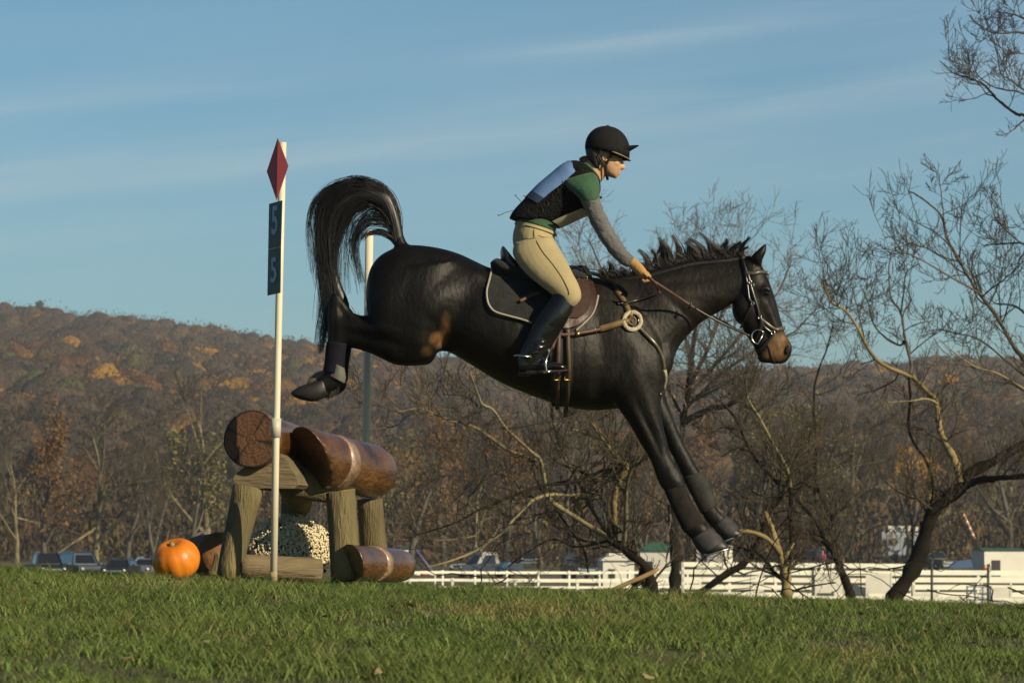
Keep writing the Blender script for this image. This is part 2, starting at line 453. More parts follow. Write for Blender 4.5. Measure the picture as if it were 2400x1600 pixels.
def grow(rg, start, dirv, length, rad, level, out, segs=6, wob=.22, up=.10, kids=(5, 5, 4), ratio=.55, spread=.9, minr=.006):
    p = np.array(start, float); dv = np.array(dirv, float); dv /= np.linalg.norm(dv)
    pts = [p.copy()]; rr = [rad]; dirs = [dv.copy()]
    for i in range(segs):
        dv = dv + rg.normal(0, wob, 3) + np.array([0, 0, up]); dv /= np.linalg.norm(dv)
        p = p + dv * length / segs
        pts.append(p.copy()); dirs.append(dv.copy()); rr.append(max(rad * (1 - .8 * (i + 1) / segs), minr))
    out[level].append((np.array(pts), np.array(rr)))
    if level + 1 < len(out):
        for k in range(kids[level]):
            t = .25 + .75 * (k + rg.random()) / kids[level]
            i = min(int(t * segs), segs); b = pts[i]
            nd = dirs[i] + rg.normal(0, spread, 3) * .8 + np.array([0, 0, .15])
            grow(rg, b, nd, length * ratio * (1.15 - .5 * t) * (.7 + .6 * rg.random()), max(rr[i] * .62, minr), level + 1, out, max(3, segs - 1), wob, up, kids, ratio, spread, minr)

m_bark_pale = mat('bark_pale', (.20, .17, .105), rough=.9, spec=.12, var=.5, scale=1.2, bump=.5, bscale=9, col2=(.34, .29, .16))
m_bark_grey = mat('bark_grey', (.12, .105, .085), rough=.9, spec=.12, var=.35, scale=1.0, bump=.5, bscale=8)
m_bark_dark = mat('bark_dark', (.009, .0075, .006), rough=.9, spec=.12, var=.5, scale=1.5, bump=.7, bscale=9, col2=(.026, .021, .012))
m_twig = mat('twig', (.080, .066, .045), rough=.9, spec=.12, var=.3, scale=.6)
m_twig_brown = mat('twig_brown', (.13, .085, .055), rough=.9, spec=.12, var=.3, scale=.6)
m_leaf = mat('clinging_leaves', (.22, .115, .035), rough=.8, var=.35, scale=.4, spec=.2)
m_leaf_olive = mat('thin_olive_leaves', (.17, .15, .05), rough=.8, var=.35, scale=.4, spec=.2)

def tree_proto(seed, H, kind, label):
    rg = np.random.default_rng(seed); out = [[], [], [], []]
    base = np.zeros(3)
    kids = (9, 7, 6) if kind != 'slim' else (8, 5, 5)
    tr = H * .018 + .05
    grow(rg, base - [0, 0, .3], [rg.normal(0, .05), rg.normal(0, .05), 1], H * .8, tr, 0, out, 9, .09, .06, kids, .56, .95, .018)
    v1, f1 = tubes_np(out[0] + out[1], 6)
    v2, f2 = tubes_np(out[2] + out[3], 3)
    e = empty('bare_tree', (0, 0, 0), label, 'tree', 'bare trees along the foot of the hill')
    mk('trunk', v1, f1, m_bark_pale if kind == 'pale' else m_bark_grey, e)
    mk('crown', v2, f2, m_twig_brown if kind == 'brown' else m_twig, e)
    if kind in ('brown', 'olive'):
        ends = np.array([b[0][-1] for b in out[3]] + [b[0][2] for b in out[3]])
        c = np.repeat(ends, 2, 0) + rg.normal(0, .25, (len(ends) * 2, 3))
        tri = c[:, None, :] + rg.normal(0, .13, (len(c), 3, 3))
        mk('leaves', tri.reshape(-1, 3), np.arange(len(c) * 3).reshape(-1, 3), m_leaf if kind == 'brown' else m_leaf_olive, e, smooth=False)
    return e

def copy_tree(src, loc, rz, sc, label, group=None):
    r = src.copy(); C.objects.link(r); r.location = loc; r.rotation_euler = (0, 0, rz); r.scale = (sc, sc, sc)
    r['label'] = label
    if group: r['group'] = group
    for ch in list(src.children):
        c = ch.copy(); C.objects.link(c); c.parent = r
    return r

protos = [tree_proto(11, 15, 'pale', 'x'), tree_proto(22, 13, 'grey', 'x'), tree_proto(33, 14, 'brown', 'x'), tree_proto(44, 12, 'olive', 'x'), tree_proto(55, 14, 'grey', 'x')]
desc = ['pale barked bare tree', 'grey twiggy bare tree', 'brown leaved autumn tree', 'olive tinged thin tree', 'grey spreading bare tree']
# (photo x of the trunk, distance, which kind, size, where it stands)
row = [(-60, 300, 1, .9, 'cut off by the left edge'), (40, 330, 0, .85, 'left of the parked dark pickup'), (105, 265, 2, .9, 'with a dark trunk behind the parked dark pickup'),
       (220, 285, 0, .95, 'rising just behind the silver blue car'), (300, 330, 4, .9, 'behind the dark hatchback roof'), (370, 290, 1, .8, 'behind the pumpkin'),
       (440, 280, 3, .95, 'left of the log jump'), (490, 300, 0, 1.1, 'with white limbs just left of the log jump'), (560, 340, 4, 1.0, 'behind the left legs of the log jump'),
       (640, 330, 2, .9, 'behind the white flag pole'), (730, 300, 1, .85, 'seen through the log jump above the white flowers'),
       (900, 320, 3, 1.0, 'right of the log jump end'), (960, 290, 2, .95, 'right of the log jump above the white cabin'), (1040, 330, 4, 1.0, 'over the left start of the white fence'),
       (1110, 270, 0, .62, 'slim, standing on the green strip beyond the fence'), (1180, 310, 2, 1.05, 'under the belly of the horse'), (1270, 320, 1, 1.0, 'below the stirrup'),
       (1350, 300, 4, 1.0, 'behind the dark car with lit headlamp'), (1440, 320, 2, 1.0, 'over the white tent'), (1520, 300, 1, .95, 'behind the green topped tent'),
       (1640, 310, 2, 1.1, 'behind the front hooves'), (1700, 330, 4, 1.05, 'right of the front hooves'), (1760, 290, 3, 1.15, 'olive tinged under the horse head'),
       (1850, 300, 3, 1.2, 'olive tinged and tall right of the muzzle'), (1930, 330, 3, 1.15, 'over the pink flag'), (1985, 290, 0, 1.0, 'with pale limbs left of the camper van'),
       (2060, 300, 1, 1.0, 'over the camper van'), (2130, 270, 4, 1.05, 'behind the leaning dark trunk'), (2210, 300, 1, 1.0, 'behind the chrome fronted pickup'),
       (2290, 320, 2, 1.0, 'behind the green roofed stall'), (2370, 280, 4, 1.1, 'right of the green roofed stall'), (2450, 300, 0, 1.0, 'cut off by the right edge')]
rr_ = random.Random(5)
used = set()
for (tx, d, k, s, where) in row:
    if tx > 1600: d += 70; s *= 1.15
    x = (tx - CX) / F * d
    lab = (desc[k] + ' ' + where)
    if k not in used:
        used.add(k); o = protos[k]; o.location = (x, d, G(x, d)); o.scale = (s, s, s); o.rotation_euler = (0, 0, rr_.random() * 6); o['label'] = lab
    else:
        copy_tree(protos[k], (x, d, G(x, d)), rr_.random() * 6.28, s * (.92 + .16 * rr_.random()), lab)
# brushwood along the foot of the wood
def brush():
    N = 60000
    x = (rng.random(N) * 2 - 1) * 95; d = 335 + rng.random(N) * 110; z = gz(x, d)
    h = rng.random(N) ** 1.3 * (5 + 4 * np.sin(x * .13) ** 2)
    c = np.stack([x, d, z + h], 1)
    tri = c[:, None, :] + rng.normal(0, 1, (N, 3, 3)) * np.array([.22, .22, .5])
    pal = np.array([[.12, .10, .08], [.13, .085, .055], [.09, .08, .065], [.17, .14, .09], [.14, .12, .06]])
    col = np.repeat(pal[rng.integers(0, 5, N)], 3, 0)
    mk('brushwood', tri.reshape(-1, 3), np.arange(N * 3).reshape(-1, 3), MATS['bare_woodland'], base=Vector((0, 335, G(0, 335))), colors=col, kind='stuff', smooth=False,
       label='tangled brown brushwood along the foot of the hill', cat='brushwood')
brush()
# ------------------------------------------------------------------ the horse
mb = MB()
trunk = [(862, 655, 858, 690, 0, .06), (873, 622, 862, 735, 0, .16), (900, 594, 882, 775, 0, .23), (950, 575, 925, 805, 0, .265), (1012, 578, 985, 822, 0, .275),
         (1075, 594, 1042, 822, 0, .27), (1145, 626, 1100, 852, 0, .28), (1200, 640, 1165, 892, 0, .30), (1260, 645, 1230, 921, 0, .315), (1320, 644, 1300, 945, 0, .31),
         (1375, 648, 1375, 961, 0, .285), (1425, 655, 1445, 958, 0, .25), (1470, 672, 1512, 948, 0, .225), (1505, 720, 1552, 915, 0, .18), (1540, 790, 1570, 870, 0, .10)]
rib(mb, trunk, n=32, egg=.16, k=4)
rib(mb, [(1375, 652, 1530, 890, 0, .17), (1450, 650, 1572, 855, 0, .15), (1530, 637, 1592, 812, 0, .12), (1590, 622, 1622, 777, 0, .10), (1650, 612, 1655, 748, 0, .085),
         (1705, 606, 1702, 722, 0, .08), (1748, 602, 1745, 690, 0, .075)], n=24, egg=.3, k=4)
# head
rib(mb, [(1742, 603, 1722, 650, 0, .05), (1764, 604, 1728, 676, 0, .075), (1785, 622, 1730, 705, 0, .09), (1799, 650, 1732, 735, 0, .098), (1809, 676, 1738, 762, 0, .098), (1817, 700, 1746, 782, 0, .082),
         (1825, 728, 1759, 800, 0, .062), (1833, 757, 1768, 817, 0, .052), (1842, 784, 1775, 833, 0, .05), (1852, 800, 1780, 843, 0, .052), (1857, 816, 1795, 849, 0, .05),
         (1852, 836, 1812, 853, 0, .042), (1844, 845, 1826, 853, 0, .02)], n=24, egg=.12, k=4, e=.85)
mb.ell(P(1752, 722, 20) + Vector((0, -.058, 0)), (.085, .045, .10), 16)
mb.ell(P(1752, 722, 20) + Vector((0, .058, 0)), (.085, .045, .10), 16)
for s in (-1, 1):
    mb.ell(P(1792, 682, 20) + Vector((0, s * .088, 0)), (.036, .018, .028), 14)       # brow and lids
    rib(mb, [(1800, 700, 1790, 715, s * .075, .012), (1818, 745, 1806, 758, s * .055, .010), (1828, 775, 1818, 786, s * .045, .008)], n=10)   # cheek crest
    mb.ell(P(1846, 816, 20) + Vector((0, s * .036, 0)), (.026, .022, .040), 12)      # nostril rim
    # ears
    rib(mb, [(1757, 606, 1786, 624, s * .05, .03), (1763, 596, 1788, 608, s * .055, .032), (1774, 586, 1793, 598, s * .06, .028), (1786, 575, 1797, 586, s * .06, .018), (1796, 567, 1799, 571, s * .058, .005)], n=12, k=3)
mb.ell(P(1793, 841, 20), (.045, .034, .026), 12)
mb.ell(P(1832, 843, 20), (.034, .042, .024), 12)

def hind(s, dx, dy, spread=.13):
    q = lambda L: [(a + dx * t, b + dy * t, c + dx * t, dd + dy * t, s * dc, w) for (a, b, c, dd, dc, w, t) in L]
    rib(mb, q([(900, 640, 1070, 610, .13, .10, 0), (872, 690, 1062, 680, .16, .12, 0), (868, 740, 1052, 735, .165, .115, .1), (880, 785, 1045, 775, .16, .105, .2),
               (905, 822, 1030, 806, .155, .085, .3), (928, 845, 1014, 838, .15, .06, .4), (945, 853, 1000, 850, .15, .03, .4)]), n=24, k=4, e=.9)
    rib(mb, q([(945, 700, 985, 850, .15, .10, .3), (905, 730, 930, 853, .15, .09, .4), (868, 739, 895, 838, .14, .072, .6), (840, 737, 858, 820, .13, .056, .8), (815, 725, 822, 808, .125, .044, 1), (795, 715, 792, 800, .12, .036, 1)]), n=20, k=4)
    rib(mb, q([(780, 684, 796, 690, .12, .015, 1), (773, 694, 812, 712, .12, .024, 1), (769, 715, 826, 735, .12, .032, 1), (768, 740, 828, 765, .12, .038, 1), (768, 765, 822, 795, .12, .040, 1),
               (766, 790, 811, 810, .12, .033, 1), (766, 818, 804, 825, .12, .026, 1), (766, 845, 802, 852, .12, .026, 1), (761, 868, 805, 880, .12, .032, 1), (757, 882, 800, 903, .12, .032, 1)]), n=18, k=4)
    rib(mb, q([(776, 866, 802, 902, .12, .032, 1), (760, 874, 783, 916, .12, .032, 1), (748, 882, 764, 920, .12, .033, 1), (738, 890, 752, 922, .12, .034, 1)]), n=14, k=3)
hind(-1, 0, 0)
hind(1, 10, 10)
# flank fold and sheath
for s in (-1, 1):
    rib(mb, [(1000, 800, 1016, 842, s * .15, .03), (1020, 780, 1030, 826, s * .13, .03), (1060, 770, 1058, 828, s * .11, .04)], n=12, k=4)
def fore(s, L1, L2):
    f = lambda L: [(a, b, c, dd, s * dc, w) for (a, b, c, dd, dc, w) in L]
    rib(mb, f(L1), n=20, k=4); rib(mb, f(L2), n=16, k=4)
fore(-1, [(1375, 760, 1520, 745, .13, .07), (1380, 810, 1545, 800, .15, .085), (1400, 865, 1552, 865, .15, .09), (1425, 915, 1552, 915, .145, .085), (1452, 961, 1549, 955, .14, .07), (1477, 998, 1553, 990, .135, .056),
           (1499, 1037, 1562, 1026, .13, .045), (1524, 1079, 1572, 1068, .13, .036), (1539, 1122, 1597, 1107, .13, .040), (1552, 1142, 1605, 1127, .13, .041), (1564, 1160, 1609, 1146, .13, .034)],
     [(1556, 1145, 1604, 1130, .13, .034), (1568, 1170, 1612, 1156, .13, .029), (1582, 1200, 1622, 1182, .13, .024), (1594, 1226, 1634, 1206, .13, .025), (1604, 1246, 1650, 1222, .13, .031), (1616, 1260, 1660, 1234, .13, .032), (1632, 1272, 1668, 1246, .13, .027), (1644, 1282, 1676, 1256, .13, .030)])
fore(1, [(1430, 800, 1545, 800, .12, .08), (1460, 860, 1556, 870, .14, .085), (1490, 920, 1560, 925, .135, .07), (1520, 970, 1576, 970, .13, .056), (1545, 1007, 1588, 1003, .13, .046),
          (1562, 1045, 1605, 1041, .13, .038), (1583, 1085, 1625, 1076, .13, .037), (1595, 1108, 1636, 1098, .13, .039), (1606, 1130, 1647, 1118, .13, .034)],
     [(1598, 1112, 1640, 1100, .13, .034), (1612, 1140, 1652, 1128, .13, .028), (1628, 1170, 1663, 1158, .13, .024), (1640, 1196, 1675, 1182, .13, .025), (1650, 1214, 1686, 1196, .13, .030), (1662, 1230, 1700, 1210, .13, .030), (1676, 1244, 1708, 1224, .13, .027), (1690, 1256, 1716, 1232, .13, .030)])
# muscle masses
def bump(x, y, dc, r, rot=0):
    for s in (-1, 1):
        mb.ell(P(x, y, 20) + Vector((0, s * dc, 0)), r, 16, Matrix.Rotation(R(rot), 3, 'Y'))
bump(1455, 800, .15, (.12, .075, .20), 25)
bump(1540, 850, .085, (.09, .08, .13), 20)
# dock of the tail
rib(mb, [(926, 590, 965, 586, 0, .04), (922, 570, 950, 560, 0, .034), (918, 545, 944, 538, 0, .028), (910, 510, 934, 500, 0, .024), (896, 478, 918, 462, 0, .02), (876, 462, 892, 442, 0, .016)], n=12, k=3)
hv, hf = remesh(mb, 'horse', .0105, 9, .5)
# muscles, tendons and hollows modelled into the flank on both sides
def normals(v, f):
    A = np.array([q[:4] if len(q) > 3 else (*q, q[2]) for q in f]); n = np.cross(v[A[:, 2]] - v[A[:, 0]], v[A[:, 3]] - v[A[:, 1]]); out = np.zeros_like(v)
    for k in range(4): np.add.at(out, A[:, k], n)
    return out / (np.linalg.norm(out, axis=1, keepdims=True) + 1e-12)
hn = normals(hv, hf)
if (hn * (hv - hv.mean(0))).sum() < 0: hn = -hn
def mus(x, y, rx, ry, amt, rot=0, yc=None, near=True, far=True):
    # soft swelling (or hollow) centred at a photo position, radii in photo pixels, rot degrees
    c = np.array(tuple(P(x, y))); s = D0 / F; a = R(rot)
    dx = (hv[:, 0] - c[0]) / s; dz = -(hv[:, 2] - c[2]) / s
    u = dx * math.cos(a) + dz * math.sin(a); w = -dx * math.sin(a) + dz * math.cos(a)
    g = np.exp(-(u / rx) ** 2 - (w / ry) ** 2)
    side = np.clip(np.abs(hv[:, 1] - D0) / .05, 0, 1)
    if yc is not None: side = side * (np.sign(hv[:, 1] - D0) == yc)
    hv[:] = hv + hn * (g * side * amt)[:, None]
for m_ in [(1010, 730, 45, 85, .020, 30), (1072, 735, 34, 75, -.030, 30), (960, 690, 30, 60, -.006, 8), (930, 640, 50, 45, .014, 0), (1118, 648, 26, 16, .016, 35), (1060, 655, 30, 60, -.008, 60),
           (990, 815, 24, 24, .014, 0), (890, 780, 60, 16, .008, 12), (880, 800, 60, 9, -.008, 14), (845, 770, 60, 8, .006, 8), (900, 720, 26, 60, .010, 8),
           (1180, 780, 60, 70, .012, 20), (1290, 850, 60, 60, .010, 0), (1250, 800, 10, 80, -.003, 20), (1215, 800, 8, 80, -.003, 20), (1330, 820, 9, 90, -.003, 8), (1362, 830, 9, 90, -.003, 5),
           (1455, 770, 34, 90, .012, -20), (1500, 790, 16, 80, -.010, -22), (1405, 810, 22, 90, -.014, -8), (1440, 905, 36, 34, .018, 0), (1490, 885, 24, 40, .010, -20), (1400, 920, 18, 50, -.012, 0),
           (1520, 905, 16, 40, -.010, -15), (1535, 860, 26, 50, .010, -15), (1560, 700, 70, 26, .008, 20), (1600, 735, 80, 10, -.008, 42), (1620, 690, 90, 12, .005, 8), (1640, 655, 90, 10, -.006, -8), (1500, 700, 40, 20, -.006, 60),
           (1745, 722, 28, 34, .006, 10), (1778, 720, 8, 50, -.006, -20), (1806, 705, 8, 18, -.005, -15), (1765, 790, 20, 10, -.004, 40), (1830, 795, 10, 14, -.004, 0)]:
    mus(*m_[:4], m_[4], m_[5])
for m_ in [(1500, 1000, 10, 60, .010, -27), (1520, 1010, 5, 60, -.008, -25), (1538, 1005, 8, 60, .009, -22), (1560, 1060, 6, 40, -.005, -22), (1568, 1115, 12, 14, .007, 0), (1583, 1130, 10, 10, .005, 0), (1548, 1140, 10, 10, .005, 0), (1590, 1180, 3, 40, -.003, -28),
           (1640, 1242, 12, 10, .004, 0), (780, 745, 12, 10, .006, 0), (800, 775, 14, 12, .006, 0), (806, 735, 8, 20, -.010, -30), (786, 775, 5, 40, -.003, 0)]:
    mus(*m_[:4], m_[4], m_[5], yc=-1)
for m_ in [(1545, 990, 6, 50, .007, -20), (1565, 1030, 5, 50, -.005, -22), (1612, 1090, 12, 12, .006, 0)]:
    mus(*m_[:4], m_[4], m_[5], yc=1)
# coat colours: black-brown, tan muzzle, flank and girth patches are real coat colour
cpos = hv
def soft(pos, c, r): return np.clip(1 - np.linalg.norm((pos - np.array(tuple(c))) / np.array(r), axis=1), 0, 1)
black = np.array([.0042, .0036, .0030]); brown = np.array([.0105, .0088, .0064]); tan = np.array([.22, .12, .045])
hc = np.tile(black, (len(hv), 1))
def paint(c, r, col, gain=1.8):
    global hc
    a = np.clip(soft(cpos, c, r) * gain, 0, 1)[:, None]; hc = hc * (1 - a) + np.array(col) * a
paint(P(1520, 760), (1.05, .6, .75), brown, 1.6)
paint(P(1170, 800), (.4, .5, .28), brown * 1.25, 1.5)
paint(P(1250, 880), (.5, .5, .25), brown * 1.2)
paint(P(1046, 765) + Vector((0, -.16, 0)), (.040, .16, .11), tan * .55, 1.5)
paint(P(1026, 800) + Vector((0, -.16, 0)), (.060, .16, .055), tan * .95, 1.6)
paint(P(1000, 826) + Vector((0, -.16, 0)), (.045, .16, .040), tan * .45, 1.4)
paint(P(1822, 812), (.085, .12, .105), tan * .8, 2.2)
paint(P(1800, 838), (.06, .12, .05), tan * .65, 1.5)
paint(P(1802, 672) + Vector((0, -.09, 0)), (.03, .05, .025), tan * .22, 1.3)
paint(P(1850, 822), (.03, .08, .045), (.012, .010, .010), 2.0)
paint(P(1835, 848), (.05, .06, .022), (.012, .010, .008), 1.6)
paint(P(1793, 850), (.07, .09, .03), (.012, .010, .008), 1.6)
paint(P(1580, 1100), (.42, .5, .34), black * 1.15, 1.8)
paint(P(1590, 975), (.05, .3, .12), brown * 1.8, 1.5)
m_coat = mat('black_coat', (1, 1, 1), rough=.52, var=.55, scale=22, attr='Col', spec=.21, bump=.22, bscale=44, stretch=(1, 1, .55), detail=8)
hbase = P(1300, 950)
horse = mk('horse', hv, hf, m_coat, base=hbase, colors=hc, label='black horse with a tan muzzle jumping down off the log fence', cat='horse')
hbvh = BVHTree.FromPolygons([Vector(p) for p in hv], hf)
CAM = Vector((0, 0, CAMZ))
def snap(x, y, off=0.0, b=None):
    """the point of the horse's near flank seen at photo position (x, y), lifted by off towards the viewer"""
    dr = (P(x, y, 20) - CAM).normalized()
    hit = (b or hbvh).ray_cast(CAM, dr)
    if hit[0] is None:
        loc = (b or hbvh).find_nearest(P(x, y, 20))[0]
        return P(x, y, loc.y) - dr * off
    return hit[0] - dr * off
def strap(mb_, pts, w, th=.004, off=.006, k=5, b=None, even=True):
    """flat leather strap laid on the flank: pts are photo positions, w = half width in metres"""
    Q = cr([(p[0], p[1]) for p in pts], k)
    c = [snap(q[0], q[1], off, b) for q in Q]
    for _ in range(2):
        c = [c[0]] + [Vector((c[i].x, (c[i - 1].y + 2 * c[i].y + c[i + 1].y) / 4 - .001, c[i].z)) for i in range(1, len(c) - 1)] + [c[-1]]
    rows = []
    for i, p in enumerate(c):
        t = (c[min(i + 1, len(c) - 1)] - c[max(i - 1, 0)]).normalized()
        vdir = (CAM - p).normalized(); s = t.cross(vdir).normalized(); nn = s.cross(t).normalized()
        if nn.dot(vdir) < 0: nn = -nn
        rows.append([p + s * w, p + s * w + nn * th, p - s * w + nn * th, p - s * w])
    mb_.grid(rows, True, True)
    return c

# hooves
m_hoof = mat('hoof_horn', (.016, .013, .011), rough=.5, var=.3, scale=30)
m_hoof_pale = mat('hoof_pale', (.20, .15, .08), rough=.6, var=.35, scale=22)
def hoof(L, m, name='hoof', lbl=None):
    b_ = MB(); rib(b_, L, n=18, k=4, e=.85)
    v, f = remesh(b_, 'hoof', .006, 3)
    return mk(name, v, f, m, horse, label=lbl)
hoof([(756, 884, 768, 924, -.12, .034), (742, 892, 752, 936, -.12, .044), (722, 898, 732, 941, -.12, .046), (703, 905, 712, 938, -.12, .040), (688, 914, 694, 932, -.12, .026), (681, 920, 684, 926, -.12, .012)], m_hoof)
hoof([(768, 868, 770, 905, .12, .038), (755, 868, 752, 908, .12, .050), (738, 874, 734, 910, .12, .050), (722, 888, 720, 904, .12, .034)], m_hoof_pale, lbl='pale worn hoof')
hoof([(1640, 1285, 1680, 1250, -.13, .038), (1650, 1296, 1692, 1262, -.13, .050), (1664, 1298, 1702, 1272, -.13, .052), (1680, 1296, 1708, 1280, -.13, .045)], m_hoof)
hoof([(1682, 1254, 1712, 1224, .13, .038), (1692, 1264, 1724, 1234, .13, .050), (1706, 1266, 1734, 1242, .13, .050), (1720, 1262, 1740, 1249, .13, .042)], m_hoof)
m_steel = mat('polished_steel', (.55, .54, .50), rough=.22, metal=1.0, var=.1)
for (a, b_, c_, dd, s) in ((1652, 1301, 1708, 1284, -.13), (1694, 1270, 1741, 1252, .13)):
    q = MB(); pts = []
    for k in range(15):
        t = R(-200 + 220 * k / 14) if False else math.pi * k / 14
        ax = P(a, b_); bx = P(c_, dd); mid = (ax + bx) / 2; u = (bx - ax) / 2
        pts.append(ax + (bx - ax) * math.sin(t) + Vector((0, s - .045 * math.cos(t), 0)))
    q.tube(pts, .006, 6); q.mk('horseshoe', m_steel, horse)

# protective boots and bell boots
m_boot_navy = mat('tendon_boot', (.006, .007, .014), rough=.8, var=.3, scale=30, bump=.1, spec=.15)
m_boot_grey = mat('boot_grey_shell', (.12, .12, .095), rough=.7, var=.2, scale=20)
m_bell = mat('bell_boot_rubber', (.045, .043, .047), rough=.7, var=.3, scale=35, bump=.12, spec=.3)
def wear(name, L, m, grow_=.004, e=1, n=20, vox=None):
    b_ = MB(); rib(b_, L, n=n, k=4, grow=grow_, e=e)
    return b_.mk(name, m, horse)
wear('tendon_boot', [(767, 800, 812, 806, -.12, .037), (764, 825, 808, 830, -.12, .033), (762, 850, 806, 856, -.12, .034), (758, 870, 806, 880, -.12, .038)], m_boot_navy)
wear('fetlock_boot', [(784, 852, 806, 862, -.122, .035), (776, 868, 809, 884, -.122, .038), (770, 880, 806, 898, -.122, .037)], m_boot_grey)
wear('tendon_boot', [(777, 812, 822, 818, .12, .037), (774, 850, 816, 856, .12, .034), (770, 880, 814, 890, .12, .038)], m_boot_navy)
wear('bell_boot', [(786, 902, 794, 916, .10, .035), (770, 908, 776, 930, .10, .045), (748, 914, 756, 930, .10, .045)], m_boot_grey)
wear('tendon_boot', [(1559, 1150, 1606, 1134, -.13, .036), (1570, 1176, 1614, 1160, -.13, .033), (1583, 1204, 1626, 1184, -.13, .031), (1596, 1230, 1640, 1208, -.13, .034), (1606, 1248, 1650, 1224, -.13, .037)], mat('muddy_boot', (.016, .014, .012), rough=.9, var=.6, scale=25, bump=.1, spec=.2))
wear('tendon_boot', [(1600, 1118, 1646, 1104, .13, .036), (1614, 1145, 1658, 1130, .13, .034), (1630, 1175, 1672, 1158, .13, .033), (1645, 1204, 1680, 1184, .13, .034)], mat('grey_boot', (.026, .027, .025), rough=.75, var=.4, scale=25, spec=.25))
wear('bell_boot', [(1622, 1262, 1660, 1236, -.13, .036), (1630, 1278, 1674, 1246, -.13, .048), (1640, 1292, 1688, 1258, -.13, .058), (1648, 1298, 1694, 1268, -.13, .060)], m_bell)
wear('bell_boot', [(1672, 1232, 1700, 1210, .13, .036), (1680, 1246, 1712, 1218, .13, .048), (1690, 1256, 1724, 1230, .13, .056), (1698, 1262, 1729, 1240, .13, .057)], m_bell)
# straps across the near front boot
q = MB()
for t in (0.15, .4, .65, .9):
    x = 1562 + 42 * t; y = 1155 + 85 * t
    strap(q, [(x, y), (x + 22, y - 8), (x + 42, y - 17)], .006, .002, -.001, k=3)
q.mk('boot_strap', mat('pale_strap', (.16, .15, .12), rough=.8), horse)

# eye, nostril, mouth line
q = MB(); q.ell(snap(1796, 686, -.010), (.017, .013, .015), 16); q.mk('eye', mat('eye_dark', (.006, .004, .003), rough=.04, spec=.9, var=.2), horse)
m_deep = mat('nostril_dark', (.004, .003, .003), rough=.8)
q = MB(); q.ell(snap(1846, 819, .0), (.0145, .008, .026), 14, Matrix.Rotation(R(14), 3, 'Y')); q.mk('nostril', m_deep, horse)
q = MB(); strap(q, [(1797, 806), (1803, 818), (1807, 832), (1813, 846), (1817, 851)], .0035, .002, .001); q.mk('mouth', m_deep, horse)
q = MB(); strap(q, [(1784, 680), (1790, 676), (1798, 676), (1804, 682)], .004, .003, .002); q.mk('eyelid', mat('lid', (.014, .012, .010), rough=.5), horse)

# hair: thin strands grown along guide curves
def strands(name, guides, per, spread0, spread1, r0, m, parent, yb=.03, seed=1, segs=16, kink=.004, cut=.35):
    rg = np.random.default_rng(seed); out = []
    for gi, (g, wt) in enumerate(guides):
        G_ = np.array(cr(g, 8)); s = np.linspace(0, 1, len(G_))
        for k in range(int(per * wt)):
            end = 1 - cut * rg.random() ** 2
            t = np.linspace(0, end, segs)
            x = np.interp(t, s, G_[:, 0]); y = np.interp(t, s, G_[:, 1])
            w = np.interp(t, s, G_[:, 2]) if G_.shape[1] > 2 else (spread0 + (spread1 - spread0) * t)
            a = rg.normal(0, .5); b_ = rg.normal(0, .5); c_ = rg.normal(0, 1)
            dx = np.gradient(x); dy = np.gradient(y); nl = np.hypot(dx, dy) + 1e-6
            ph = rg.random() * 6.28; wav = np.sin(t * (5 + 4 * rg.random()) + ph) * kink * 415 * t
            ox = -dy / nl * (a * w + wav); oy = dx / nl * (a * w + wav)
            dep = b_ * (yb * (0.4 + .9 * t)) 
            dd = D0 + dep
            X = x + ox; Y = y + oy
            pts = np.stack([(X - CX) / F * dd, dd + 0 * X, CAMZ - (Y - HY) / F * dd], 1)
            rad = r0 * (1 - .75 * (t / end) ** 1.5) * (.6 + .8 * rg.random())
            out.append((pts, rad))
    v, f = tubes_np(out, 3)
    return mk(name, v, f, m, parent)
m_hair = mat('black_hair', (.007, .006, .0065), rough=.45, var=.3, scale=12, spec=.5)
T = [  # (x, y, half spread px)
    ([(930, 565, 8), (924, 520, 14), (908, 470, 16), (875, 443, 16), (830, 440, 22), (790, 468, 26), (770, 520, 26), (768, 590, 23), (776, 660, 19), (784, 720, 16), (790, 770, 14)], 3.2),
    ([(930, 560, 8), (920, 500, 14), (885, 450, 20), (830, 436, 18), (778, 454, 18), (750, 500, 15), (747, 570, 13), (752, 640, 16), (762, 710, 14), (760, 770, 10), (750, 825, 8)], 1.1),
    ([(928, 560, 8), (915, 500, 16), (870, 460, 26), (820, 478, 30), (790, 530, 26), (778, 600, 20), (782, 660, 17), (788, 710, 14)], 2.4),
    ([(928, 560, 8), (910, 510, 18), (870, 490, 28), (835, 520, 26), (818, 570, 22), (812, 630, 20), (815, 690, 22)], .22),
    ([(930, 565, 8), (915, 530, 14), (880, 520, 16), (850, 530, 16), (832, 570, 14), (838, 620, 12), (850, 665, 12)], .45),
    ([(930, 572, 8), (915, 555, 8), (890, 545, 9), (862, 548, 8), (845, 562, 8)], .35),
    ([(925, 550, 10), (900, 480, 12), (850, 434, 8), (790, 436, 10), (745, 465, 8), (728, 510, 7), (735, 570, 10), (738, 640, 14)], .28),
    ([(900, 480, 10), (840, 428, 6), (780, 440, 10), (735, 480, 7), (722, 540, 6), (728, 610, 8), (742, 680, 8)], .12), ([(910, 500, 10), (870, 455, 12), (800, 470, 20), (775, 540, 26), (772, 620, 30), (760, 700, 26), (748, 770, 18), (742, 820, 10)], .5),
    ([(930, 560, 8), (905, 510, 14), (870, 500, 20), (840, 530, 20), (828, 590, 14), (838, 640, 12), (846, 690, 12)], .22),
    ([(760, 600, 16), (765, 690, 16), (768, 740, 10), (758, 800, 8), (750, 830, 3)], .30),
]
T = [([(x_, y_, r_ * (1.0 if y_ < 540 else .8)) for x_, y_, r_ in g], w * (.62 if w > 1 else .55)) for g, w in T]
